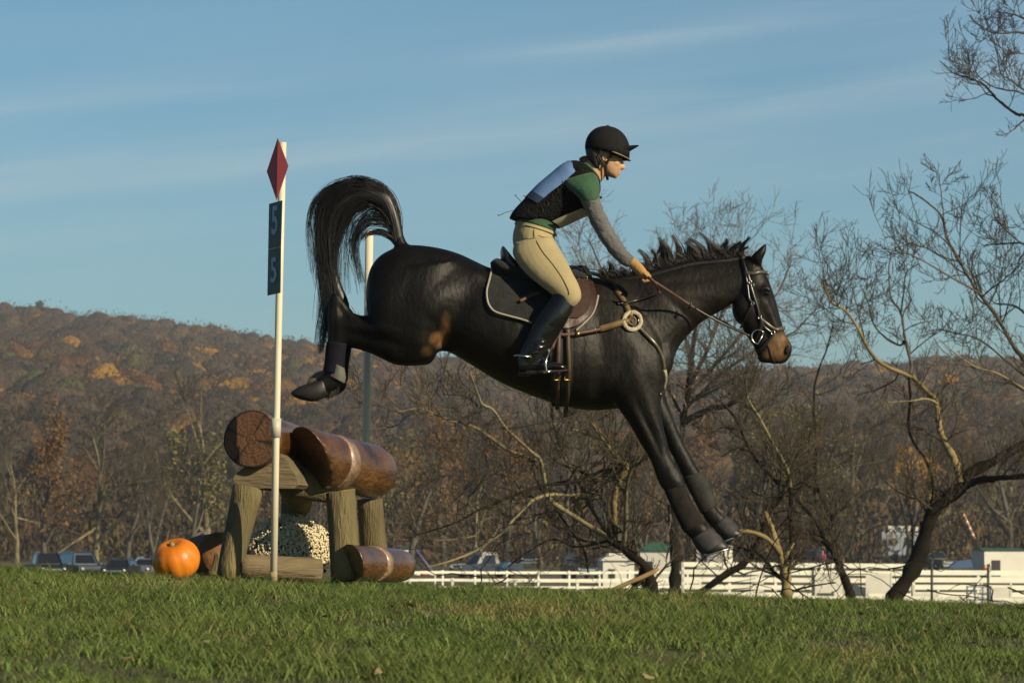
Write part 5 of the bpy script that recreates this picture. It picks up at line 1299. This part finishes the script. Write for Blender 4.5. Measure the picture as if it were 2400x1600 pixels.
limb_tree('dark upright tree behind the front legs with a round twiggy crown behind the horse neck', [
    ([(1582, 1388), (1582, 1264), (1578, 1175), (1590, 1080), (1600, 990), (1615, 900), (1625, 800), (1640, 700), (1648, 640)], 14, 3, BD, 0),
    ([(1600, 988), (1661, 960), (1710, 947), (1751, 915), (1769, 878), (1766, 850)], 9, 2.5, BD, -1), ([(1600, 950), (1682, 911), (1727, 882), (1771, 868)], 3.4, 1.5, BP, -1.5), ([(1710, 947), (1735, 925), (1722, 905)], 3.5, 2, BD, 0),
    ([(1610, 920), (1660, 820), (1700, 720), (1730, 640), (1738, 570)], 5, 1.4, BG, 1), ([(1610, 930), (1690, 840), (1760, 760), (1820, 690), (1850, 620)], 5, 1.4, BG, 1), ([(1620, 860), (1600, 760), (1570, 680), (1562, 600)], 4, 1.4, BG, 1),
    ([(1605, 960), (1700, 870), (1790, 810), (1860, 780), (1890, 750)], 4, 1.4, BG, 0), ([(1600, 980), (1540, 860), (1480, 760), (1420, 650), (1380, 560)], 5, 1.4, BG, 2), ([(1640, 700), (1632, 620), (1612, 560)], 3, 1.2, BG, 0),
    ([(1660, 820), (1690, 700), (1684, 620), (1670, 550)], 3, 1.2, BG, 0), ([(1540, 860), (1460, 800), (1400, 700), (1340, 580)], 3.5, 1.2, BG, 2), ([(1620, 900), (1660, 870), (1720, 800), (1790, 690), (1800, 640)], 3.5, 1.2, BG, -1)], 84, 10, BD, mat('twig_far', (.16, .135, .115), rough=.9, var=.3, scale=.6), .95, .95, .06)
limb_tree('broken pale limbed tree sprawling low under the belly of the horse', [
    ([(1530, 1386), (1512, 1327), (1456, 1282), (1427, 1260)], 13, 9, BD, 0),
    ([(1440, 1268), (1390, 1238), (1320, 1197), (1290, 1175), (1279, 1153), (1271, 1108), (1264, 1079), (1245, 1060), (1186, 1005), (1153, 960), (1127, 946), (1105, 894), (1090, 850)], 6.5, 1.8, BP, -1.5),
    ([(1258, 1079), (1190, 1053), (1142, 1020), (1097, 994), (1042, 979), (994, 957), (968, 953), (931, 960)], 4.5, 1.2, BP, -2),
    ([(1427, 1255), (1416, 1242), (1386, 1190), (1357, 1131), (1323, 1071), (1300, 1010), (1290, 968)], 5.5, 3, BP, .5),
    ([(1440, 1262), (1442, 1231), (1438, 1175), (1445, 1134), (1468, 1094), (1453, 1079), (1416, 1031), (1375, 968), (1360, 940)], 8, 4, BM, -.5), ([(1462, 1270), (1468, 1220), (1471, 1164), (1479, 1105), (1500, 1090)], 6, 3.5, BP, -1),
    ([(1450, 1100), (1400, 1110), (1345, 1127), (1290, 1134), (1227, 1153), (1142, 1186), (1094, 1212), (1049, 1231), (957, 1260)], 6, 1.6, BD, -2),
    ([(1400, 1165), (1345, 1157), (1290, 1157), (1246, 1171), (1205, 1212), (1179, 1242), (1127, 1279), (1068, 1308), (1001, 1327)], 4.5, 2, BP, -2),
    ([(1345, 1157), (1355, 1180), (1370, 1200)], 9, 7, BM, 0), ([(1416, 1242), (1430, 1246), (1448, 1244)], 9, 8, BM, 0), ([(1468, 1094), (1490, 1080), (1520, 1068)], 9, 5, BD, 0), ([(1340, 1090), (1380, 1115), (1400, 1130)], 5, 4, BD, 0),
    ([(1416, 1031), (1380, 1020), (1340, 1005)], 4, 2, BP, 0), ([(1430, 1265), (1350, 1280), (1300, 1262), (1240, 1290), (1190, 1330)], 3.5, 1.5, BD, 0), ([(1290, 1175), (1330, 1230), (1370, 1290), (1380, 1340)], 3, 2, BD, 1),
    ([(1227, 1153), (1190, 1100), (1180, 1060)], 3, 1.5, BP, 0), ([(1320, 1197), (1270, 1200), (1230, 1215)], 2.5, 1, BD, 0), ([(1512, 1327), (1500, 1350), (1480, 1390)], 8, 8, BD, .4), ([(1120, 950), (1090, 930), (1040, 925)], 2, 1, BD, 0)], 50, 12, BD, m_twig, .8, .85)
dead = MB(); dead.tube([Vector((P(x, y, 47).x, 47 , P(x, y, 47).z)) for x, y in ((1545, 1332), (1534, 1338), (1505, 1352), (1475, 1364), (1430, 1384), (1400, 1400))], [.02, .03, .032, .03, .028, .02], 8)
dead.mk('fallen_branch', mat('orange_dead_wood', (.34, .22, .10), rough=.9, var=.4, scale=3), label='pale broken branch lying propped by the sprawling tree under the horse', cat='branch')
# brambles in front of the paddocks
def bramble():
    rg = np.random.default_rng(8); br_ = []
    for i in range(130):
        d = rg.uniform(40, 75); x = (rg.uniform(980, 2450) - CX) / F * d
        z = G(x, d) + rg.uniform(.2, 1.4); p = np.array([x, d, z]); dv = rg.normal(0, 1, 3) * [1, 1, .4]; dv /= np.linalg.norm(dv); pts = [p.copy()]
        for k in range(8): dv = dv + rg.normal(0, .3, 3) + [0, 0, -.03]; dv /= np.linalg.norm(dv); p = p + dv * .22; pts.append(p.copy())
        br_.append((np.array(pts), np.linspace(.010, .004, 9)))
    v, f = tubes_np(br_, 4); mk('brambles', v, f, m_bark_dark, base=Vector((5, 40, G(5, 40))), kind='stuff', label='thin tangled bare stems growing low behind the bank', cat='brambles')
bramble()

# ------------------------------------------------------------------ white paddock fences
m_wboard = mat('white_board', (.80, .79, .68), rough=.7, var=.10, scale=1.2, bump=.1)
def fence(x1, d1, x2, d2, label, h=1.35, rails=4, rh=.15, gap=3.0):
    a = Vector(((x1 - CX) / F * d1, d1, 0)); b = Vector(((x2 - CX) / F * d2, d2, 0)); L_ = (b - a).length; n = max(1, round(L_ / gap))
    e = empty('paddock_fence', Vector((a.x, a.y, G(a.x, a.y))), label, 'fence', 'white board fences of the paddocks')
    rz = math.atan2(b.y - a.y, b.x - a.x)
    pts = [a + (b - a) * i / n for i in range(n + 1)]; g = [G(p.x, p.y) for p in pts]
    for p, z in zip(pts, g):
        q_ = MB(); q_.box(Vector((p.x, p.y, z + h / 2 - .1)), (.15, .15, h + .25), rz); q_.mk('post', m_wboard, e, smooth=False)
    for k in range(rails):
        q_ = MB(); zz = h - .10 - k * (h - .25) / max(1, rails - 1) if rails > 1 else h
        for i in range(n):
            p, r_ = pts[i], pts[i + 1]; m_ = (p + r_) / 2; zc = (g[i] + g[i + 1]) / 2 + zz; off = Vector((math.sin(rz), -math.cos(rz), 0)) * .10
            q_.box(Vector((m_.x, m_.y, zc)) + off, ((r_ - p).length + .02 * 0, .04, rh), rz, -math.atan2(g[i + 1] - g[i], (r_ - p).length))
        q_.mk('rail', m_wboard, e, smooth=False)
    return e
fence(880, 206, 1610, 224, 'low two railed white fence starting right of the log fence', 1.15, 3, .15, 2.7)
fence(1060, 198, 1640, 202, 'white fence run under the horse belly, lowest line on the crest', .85, 2, .12, 3.4)
fence(1600, 198, 2136, 202, 'white fence run ending in a tall post left of the leaning dark trunk', 1.92, 5, .26, 3)
fence(2140, 181, 2440, 184, 'white fence run right of the leaning dark trunk', 1.75, 5, .25, 3.3)
fence(1500, 152, 2430, 156, 'low white fence run nearest to the bank', .80, 2, .17, 3)
def panel(x, d, w, h, label, name='jump_panel'):
    X = (x - CX) / F * d; z = G(X, d); e = empty(name, Vector((X, d, z)), label, 'jump panel', 'white jump panels in the paddock')
    q_ = MB(); q_.box(Vector((X, d, z + h * .55)), (w, .05, h * .75)); q_.mk('board', m_wboard, e, smooth=False)
    for s in (-1, 1):
        q_ = MB(); q_.box(Vector((X + s * (w / 2 + .05), d, z + h * .55)), (.09, .09, h * 1.1)); q_.mk('post', m_wboard, e, smooth=False)
panel(1765, 200, 1.3, 1.45, 'small white jump panel right of the front hooves'); panel(1945, 200, 1.5, 1.5, 'white jump panel left of the slender dark trunk'); panel(2060, 200, 1.3, 1.5, 'white jump panel below the camper van')
panel(2170, 158, 1.0, 1.0, 'white jump panel at the foot of the leaning trunk'); panel(2335, 158, 1.2, 1.3, 'tall white jump panel under the stall')
e = empty('gate', Vector((P(2292, 1400, 150).x, 150, G(P(2292, 1400, 150).x, 150))), 'blue grey bar gate at the right among the white rails', 'gate')
q = MB(); b0 = WL[e.name]
for i in range(4): q.box(b0 + Vector((-.5 + i * .33, -.3, .7)), (.06, .05, 1.3))
for i in range(5): q.box(b0 + Vector((0, -.34, .2 + i * .28)), (1.1, .04, .05))
q.mk('bars', mat('gate_blue', (.10, .15, .22), rough=.6), e, smooth=False)
for (x, y0, d, lab) in ((2184, 1312, 120, 'thin dark stake right of the leaning trunk'), (2316, 1325, 120, 'thin dark stake beside the blue gate')):
    q = MB(); X = P(x, y0, d); q.tube([Vector((X.x, d, G(X.x, d) - .1)), X], .045, 8); q.tube([X, X + Vector((.0, 0, .06))], [.06, .03], 8); q.mk('stake', mat('stake_dark', (.05, .05, .05), rough=.8), label=lab, cat='stake')

# ------------------------------------------------------------------ cars, stalls and vans on the show ground
m_glass = mat('car_glass', (.012, .015, .018), rough=.08, spec=.8)
m_tyre = mat('tyre', (.012, .012, .012), rough=.9)
m_chrome = mat('chrome', (.65, .65, .62), rough=.18, metal=1.0, var=.05)
m_lamp = mat('headlamp_glass', (.75, .75, .70), rough=.1, spec=.8)
def car(x, d, rz, col, kind, label, lit=None):
    X = (x - CX) / F * d; z = G(X, d); e = empty('parked_car', (X, d, z), label, 'car', 'vehicles parked on the show ground')
    M = Matrix.Translation((X, d, z)) @ Matrix.Rotation(rz, 4, 'Z')     # local +x is forward
    mc = mat('paint_' + '_'.join(str(int(c * 999)) for c in col), col, rough=.35, var=.05, coat=.15, spec=.4)
    Lh, W, H = (2.6, .95, 1.80) if kind != 'hatch' else (2.15, .88, 1.48)
    low = [(-Lh, .35), (-Lh, .95), (-Lh * .96, 1.02), (Lh * .42, 1.02), (Lh * .93, .93), (Lh, .80), (Lh, .38)]
    if kind == 'pickup': cab = [(-.55, 1.02), (-.45, H), (.55, H), (1.15, 1.02)]
    elif kind == 'suv': cab = [(-Lh * .95, 1.02), (-Lh * .86, H), (.45, H), (1.15, 1.02)]
    else: cab = [(-Lh * .9, .98), (-Lh * .55, H), (.35, H), (1.1, .98)]
    def solid(outl, w0, w1, hz):     # body with tumblehome
        q_ = MB(); n = len(outl)
        vs = []
        for s in (-1, 1):
            for (a, b_) in outl: vs.append(M @ Vector((a, s * (w0 if b_ <= hz else w1), b_)))
        f = [tuple(range(n)), tuple(range(2 * n - 1, n - 1, -1))] + [(i, (i + 1) % n, (i + 1) % n + n, i + n) for i in range(n)]
        return q_.add(vs, f)
    bo = solid(low, W, W, 9).mk('body', mc, e, smooth=False)
    md = bo.modifiers.new('b', 'BEVEL'); md.width = .07; md.segments = 3
    cb = solid(cab, W - .08, W - .30, 1.1).mk('cabin', mc, e, smooth=False)
    md = cb.modifiers.new('b', 'BEVEL'); md.width = .14; md.segments = 3
    q_ = MB(); (a0, z0), (a1, z1) = cab[3], cab[2]
    lo, hi = .14, .84
    pt = lambda t, s, o: M @ Vector((a0 + (a1 - a0) * t + .02, s * ((W - .22) + (-.20) * t), z0 + (z1 - z0) * t + .01))
    q_.add([pt(lo, -1, 0), pt(lo, 1, 0), pt(hi, 1, 0), pt(hi, -1, 0)], [(0, 1, 2, 3)]); q_.mk('windscreen', m_glass, cb, smooth=False)
    for s in (-1, 1):
        q_ = MB(); zz = [1.08, H - .10]
        y0_, y1_ = s * (W - .09), s * (W - .27)
        q_.add([M @ Vector((cab[0][0] + .2, y0_ * 1.0 + s * -.005 + s * .012, zz[0])), M @ Vector((cab[3][0] - .22, y0_ + s * .007, zz[0])), M @ Vector((cab[2][0] - .05, y1_ + s * .012, zz[1])), M @ Vector((cab[1][0] + .12, y1_ + s * .012, zz[1]))], [(0, 1, 2, 3)])
        q_.mk('side_window', m_glass, cb, smooth=False)
        q_ = MB(); q_.ell(M @ Vector((Lh - .02, s * (W - .25), .78)), (.12, .16, .10), 10); hl = q_.mk('headlight', m_lamp if not (lit and s in lit) else mat('lit_headlamp', (.9, .85, .7), rough=.2, emit=(1, .85, .55, 6)), e)
        q_ = MB(); q_.box(M @ Vector((.9, s * (W + .12), 1.12)), (.10, .14, .11), rz); q_.mk('mirror', mc, e, smooth=False)
        for a in (-Lh * .62, Lh * .62):
            q_ = MB(); cc_ = M @ Vector((a, s * (W - .08), .36)); ax = (M.to_3x3() @ Vector((0, 1, 0))) * .11; q_.tube([cc_ - ax, cc_ + ax], .36, 18); w_ = q_.mk('wheel', m_tyre, e)
            q_ = MB(); q_.tube([cc_ + ax * s * .9, cc_ + ax * s * 1.06], .20, 14); q_.mk('rim', m_chrome, w_)
    q_ = MB(); q_.box(M @ Vector((Lh + .015, 0, .72)), (.04, W * 1.1, .16), rz); q_.box(M @ Vector((Lh + .03, 0, .45)), (.10, W * 1.8, .16), rz); q_.mk('grille', m_chrome, e, smooth=False)
    q_ = MB(); q_.box(M @ Vector((Lh + .03, W - .28, .60)), (.04, .22, .07), rz); q_.mk('indicator', mat('amber_lens', (.75, .26, .03), rough=.3), e, smooth=False)
    return e
car(108, 228, R(-72), (.010, .013, .022), 'pickup', 'dark blue pickup with an amber lamp, leftmost of the parked cars')
car(190, 231, R(-66), (.10, .13, .17), 'suv', 'silver blue car between the dark pickup and the black hatchback')
car(283, 226, R(-95), (.012, .012, .015), 'hatch', 'black hatchback parked third from the left edge')
car(345, 235, R(-100), (.14, .17, .22), 'hatch', 'pale blue car half hidden by the pumpkin')
car(1360, 262, R(-78), (.03, .04, .055), 'suv', 'dark car with a glinting headlamp left of the white tent', lit=None)
car(1140, 268, R(-150), (.02, .035, .075), 'pickup', 'low dark blue pickup behind the two railed fence')
car(2188, 330, R(-60), (.10, .085, .06), 'pickup', 'chrome fronted pickup right of the camper van')
car(1905, 330, R(-120), (.02, .02, .022), 'suv', 'black car under the crooked trees')
car(1240, 330, R(-90), (.045, .018, .014), 'hatch', 'dark maroon car beyond the two railed fence')

m_canvas = mat('white_canvas', (.78, .77, .68), rough=.85, var=.06, scale=.8, bump=.1)
m_greenroof = mat('green_roof', (.025, .12, .065), rough=.7, var=.15)
def stall(x, d, w, dp_, h, label, roofm, name='stall', open_=False, lift=0, rz=0, pitched=True, dark=None):
    X = (x - CX) / F * d; z = G(X, d); e = empty(name, (X, d, z), label, 'tent' if name == 'tent' else name)
    q_ = MB(); q_.box(Vector((X, d, z + h / 2)), (w, dp_, h), rz); bo = q_.mk('walls', m_canvas, e, smooth=False)
    q_ = MB(); M = Matrix.Translation((X, d, z + h + .01)) @ Matrix.Rotation(rz, 4, 'Z'); o = .18
    rh_ = .55 if pitched else .18
    v = [M @ Vector(p) for p in ((-w / 2 - o, -dp_ / 2 - o, 0), (w / 2 + o, -dp_ / 2 - o, 0), (w / 2 + o, dp_ / 2 + o, 0), (-w / 2 - o, dp_ / 2 + o, 0), (-w / 2 * (.35 if pitched else .95), 0, rh_), (w / 2 * (.35 if pitched else .95), 0, rh_))]
    q_.add(v, [(0, 1, 5, 4), (2, 3, 4, 5), (1, 2, 5), (3, 0, 4), (3, 2, 1, 0)]); q_.mk('roof', roofm, e, smooth=False)
    q_ = MB(); q_.box(Matrix.Translation((X, d, z)) @ Matrix.Rotation(rz, 4, 'Z') @ Vector((-w * .22, -dp_ / 2 - .01, h * .45)), (w * .22, .03, h * .5), rz); q_.mk('opening', mat('opening_dark', (.03, .03, .035), rough=.8), e, smooth=False)
    return e
stall(1443, 225, 2.0, 2.2, 1.75, 'white tent behind the sprawling tree', m_canvas, 'tent', rz=R(8))
stall(1540, 235, 2.1, 2.4, 2.35, 'white tent with a green top left of the upright dark trunk', m_greenroof, 'tent', rz=R(-6))
stall(948, 300, 1.5, 1.6, 2.0, 'small white judges cabin right of the log fence', mat('dark_roof', (.05, .055, .05), rough=.8), 'cabin', pitched=False)
stall(2340, 268, 3.3, 2.6, 2.45, 'white stall with a green roof at the right edge', m_greenroof, 'stall', pitched=False, rz=R(14))
stall(1675, 330, 2.6, 3.0, 2.05, 'white tent just behind the front hooves', m_canvas, 'tent', rz=R(-20), pitched=False)
# camper van with its roof box
X = (2112 - CX) / F * 345; z = G(X, 345); e = empty('camper_van', (X, 345, z), 'grey white camper van with a white box on its roof', 'camper')
mcam = mat('camper_white', (.34, .38, .44), rough=.5, var=.06)
q = MB(); q.box(Vector((X, 345, z + 2.25)), (3.3, 2.6, 2.3)); o = q.mk('body', mcam, e, smooth=False); o.modifiers.new('b', 'BEVEL').width = .15
q = MB(); q.box(Vector((X - .9, 345, z + 3.1)), (2.2, 2.5, .8)); q.mk('overcab', mcam, e, smooth=False)
q = MB(); q.box(Vector((X + .1, 344.6, z + 3.78)), (2.9, 1.4, .42)); q.box(Vector((X - .2, 344.6, z + 4.02)), (2.4, 1.2, .10)); q.mk('roof_box', m_canvas, e, smooth=False)
for xo, w, zo, h in ((-.95, .8, 2.5, .6), (.35, .3, 2.6, .7), (-.7, .55, 1.1, .5)):
    q = MB(); q.box(Vector((X + xo, 343.68, z + zo)), (w, .04, h)); q.mk('window', m_glass, e, smooth=False)
for xo in (-1.2, 1.2):
    q = MB(); q.tube([Vector((X + xo, 343.75, z + .42)), Vector((X + xo, 344.1, z + .42))], .42, 18); q.mk('wheel', m_tyre, e)
q = MB(); q.box(Vector((X, 345, z + .85)), (3.2, 2.4, .5)); q.mk('chassis', m_tyre, e, smooth=False)
# horses standing by the camper
def small_horse(x, d, flip, label, sc=1.0):
    X = (x - CX) / F * d; z = G(X, d); b_ = MB(); s = -1 if flip else 1
    W_ = lambda a, c, dy=0: Vector((X + s * a * sc, d + dy * sc, z + c * sc))
    b_.tube([W_(-.75, 1.25), W_(-.6, 1.3), W_(-.2, 1.22), W_(.3, 1.2), W_(.65, 1.25), W_(.8, 1.3)], [.14, .29, .31, .31, .29, .16], 14)
    b_.tube([W_(.55, 1.35), W_(.85, 1.62), W_(1.05, 1.92), W_(1.1, 2.0)], [.24, .18, .13, .11], 12)
    b_.tube([W_(1.0, 2.02), W_(1.2, 1.92), W_(1.42, 1.66), W_(1.52, 1.56)], [.11, .13, .08, .07], 12)
    for dy in (-.14, .14):
        b_.tube([W_(.55, 1.1, dy), W_(.58, .75, dy), W_(.57, .45, dy), W_(.57, .12, dy), W_(.6, 0, dy)], [.12, .08, .05, .045, .06], 8)
        b_.tube([W_(-.65, 1.15, dy), W_(-.55, .85, dy), W_(-.78, .55, dy), W_(-.72, .12, dy), W_(-.7, 0, dy)], [.17, .12, .06, .045, .06], 8)
        b_.tube([W_(1.02, 2.02, dy * .4), W_(1.02, 2.18, dy * .45)], [.04, .01], 6)
    b_.tube([W_(-.85, 1.35), W_(-.98, 1.2), W_(-1.0, .6)], [.05, .09, .04], 8)
    v_, f_ = remesh(b_, 'sh', .03, 2)
    return mk('horse', v_, f_, mat('far_horse_coat', (.018, .012, .009), rough=.5, var=.2), base=Vector((X, d, z)), label=label, cat='horse')
small_horse(2055, 335, False, 'distant dark horse standing left of the camper van')
# small coloured things
def pole_thing(name, p, q2, r, m, label, cat, stripes=None):
    b_ = MB(); b_.tube([p, q2], r, 8); o_ = b_.mk(name, m, label=label, cat=cat)
    if stripes:
        for k in range(4):
            b_ = MB(); a_ = p + (q2 - p) * (.1 + k * .24); b_.tube([a_, a_ + (q2 - p) * .1], r * 1.08, 8); b_.mk('stripe', stripes, o_)
pole_thing('leaning_pole', P(1022, 1350, 232), P(974, 1288, 232), .09, mat('purple_paint', (.12, .09, .24), rough=.6), 'leaning purple pole right of the judges cabin', 'pole')
pole_thing('drain_pipe', P(1163, 1340, 226), P(1196, 1314, 226), .20, mat('blue_pipe', (.03, .13, .26), rough=.5), 'short blue pipe slanting behind the two railed fence', 'pipe')
pole_thing('barrier_pole', P(2284, 1262, 265), P(2256, 1200, 265), .10, mat('barrier_orange', (.55, .20, .08), rough=.6), 'raised orange and pale striped barrier pole left of the green roof', 'pole', m_canvas)
X = (2248 - CX) / F * 262; z = G(X, 262)
q = MB(); q.prism([Vector((X - .95, 261, z + 1.1)), Vector((X + .9, 261, z + 1.15)), Vector((X + .75, 261, z + 1.8)), Vector((X - .3, 261, z + 1.65))], (0, 1.4, 0)); q.mk('tarpaulin', mat('blue_tarp', (.06, .12, .26), rough=.6, var=.2), label='blue tarpaulin heap left of the green roofed stall', cat='tarpaulin', smooth=False)
def small_person(x, d, label, top, legs, sc=1.0):
    X = (x - CX) / F * d; z = G(X, d); b_ = MB(); W_ = lambda a, c, dy=0: Vector((X + a * sc, d + dy, z + c * sc))
    for s in (-1, 1): b_.tube([W_(s * .10, .9), W_(s * .11, .5), W_(s * .12, .08), W_(s * .12, .0, -.1)], [.10, .075, .05, .05], 8); b_.tube([W_(s * .2, 1.42), W_(s * .28, 1.15), W_(s * .24, .9)], [.06, .05, .04], 8)
    b_.tube([W_(0, .85), W_(0, 1.1), W_(0, 1.4), W_(0, 1.5)], [.17, .15, .20, .08], 10); b_.tube([W_(0, 1.45), W_(0, 1.56)], .06, 8); b_.ell(W_(0, 1.66), (.09, .10, .12), 10)
    v_, f_ = remesh(b_, 'sp', .02, 2); o_ = mk('person', v_, f_, m_skin, base=Vector((X, d, z)), label=label, cat='person')
    b_ = MB(); b_.tube([W_(0, .82), W_(0, 1.1), W_(0, 1.4), W_(0, 1.5)], [.19, .17, .22, .09], 10)
    for s in (-1, 1): b_.tube([W_(s * .2, 1.42), W_(s * .28, 1.15), W_(s * .245, .92)], [.08, .07, .055], 8)
    v_, f_ = remesh(b_, 'sj', .02, 2); mk('jacket', v_, f_, top, o_)
    b_ = MB()
    for s in (-1, 1): b_.tube([W_(s * .10, .9), W_(s * .11, .5), W_(s * .12, .08)], [.12, .09, .07], 8)
    v_, f_ = remesh(b_, 'st', .02, 2); mk('trousers', v_, f_, legs, o_)
small_person(1928, 330, 'distant person in a pink jacket right of the yellow split trunk', mat('pink_jacket', (.55, .07, .14), rough=.8), mat('beige_trousers', (.30, .24, .15), rough=.8))
small_person(2308, 262, 'distant person in a red jacket in front of the green roofed stall', mat('red_jacket', (.50, .04, .03), rough=.8), mat('dark_trousers', (.03, .03, .04), rough=.8), .8)
X = (985 - CX) / F * 225; z = G(X, 225); e = empty('striped_rail', (X, 225, z), 'red and white striped jump rail at the left end of the white fence', 'jump rail')
for k in range(4):
    q = MB(); q.tube([Vector((X - .9 + k * .45, 225, z + .75)), Vector((X - .45 + k * .45, 225, z + .75))], .07, 8); q.mk('stripe', mat('rail_red', (.50, .05, .05), rough=.6) if k % 2 == 0 else m_canvas, e)
for s in (-1, 1): q = MB(); q.box(Vector((X + s * .95, 225, z + .45)), (.1, .1, .9)); q.mk('stand', m_canvas, e, smooth=False)
# conifer on the skyline
X = (94 - CX) / F * 1380; z = G(X, 1380); e = empty('conifer', (X, 1380, z), 'dark green conifer alone on the ridge at the left', 'tree')
q = MB(); q.tube([Vector((X, 1380, z - 1)), Vector((X, 1380, z + 15))], [.4, .1], 6); q.mk('trunk', m_bark_dark, e)
rgc = np.random.default_rng(2); n = 2600; hh = rgc.random(n) ** .8; a = rgc.random(n) * 6.28; rr = (1 - hh) ** .7 * 5.2 * rgc.random(n) ** .5
c = np.stack([X + rr * np.cos(a), 1380 + rr * np.sin(a), z + 3 + hh * 14], 1); tri = c[:, None, :] + rgc.normal(0, .55, (n, 3, 3))
mk('crown', tri.reshape(-1, 3), np.arange(n * 3).reshape(-1, 3), mat('conifer_needles', (.035, .070, .030), rough=.9, var=.3), e, smooth=False)

# ------------------------------------------------------------------ the air
hz = MB(); hz.box(Vector((0, 1050, 62.5)), (3600, 2500, 147))
hm = bpy.data.materials.new('haze'); hm.use_nodes = True; nt = hm.node_tree
for n_ in list(nt.nodes): nt.nodes.remove(n_)
ho = nt.nodes.new('ShaderNodeOutputMaterial'); pv = nt.nodes.new('ShaderNodeVolumePrincipled')
pv.inputs['Color'].default_value = (.78, .84, .95, 1); pv.inputs['Density'].default_value = .00023; pv.inputs['Anisotropy'].default_value = .2
nt.links.new(pv.outputs[0], ho.inputs['Volume'])
haze = hz.mk('haze', hm, kind='stuff', label='thin blue autumn haze over the valley', cat='haze', smooth=False)
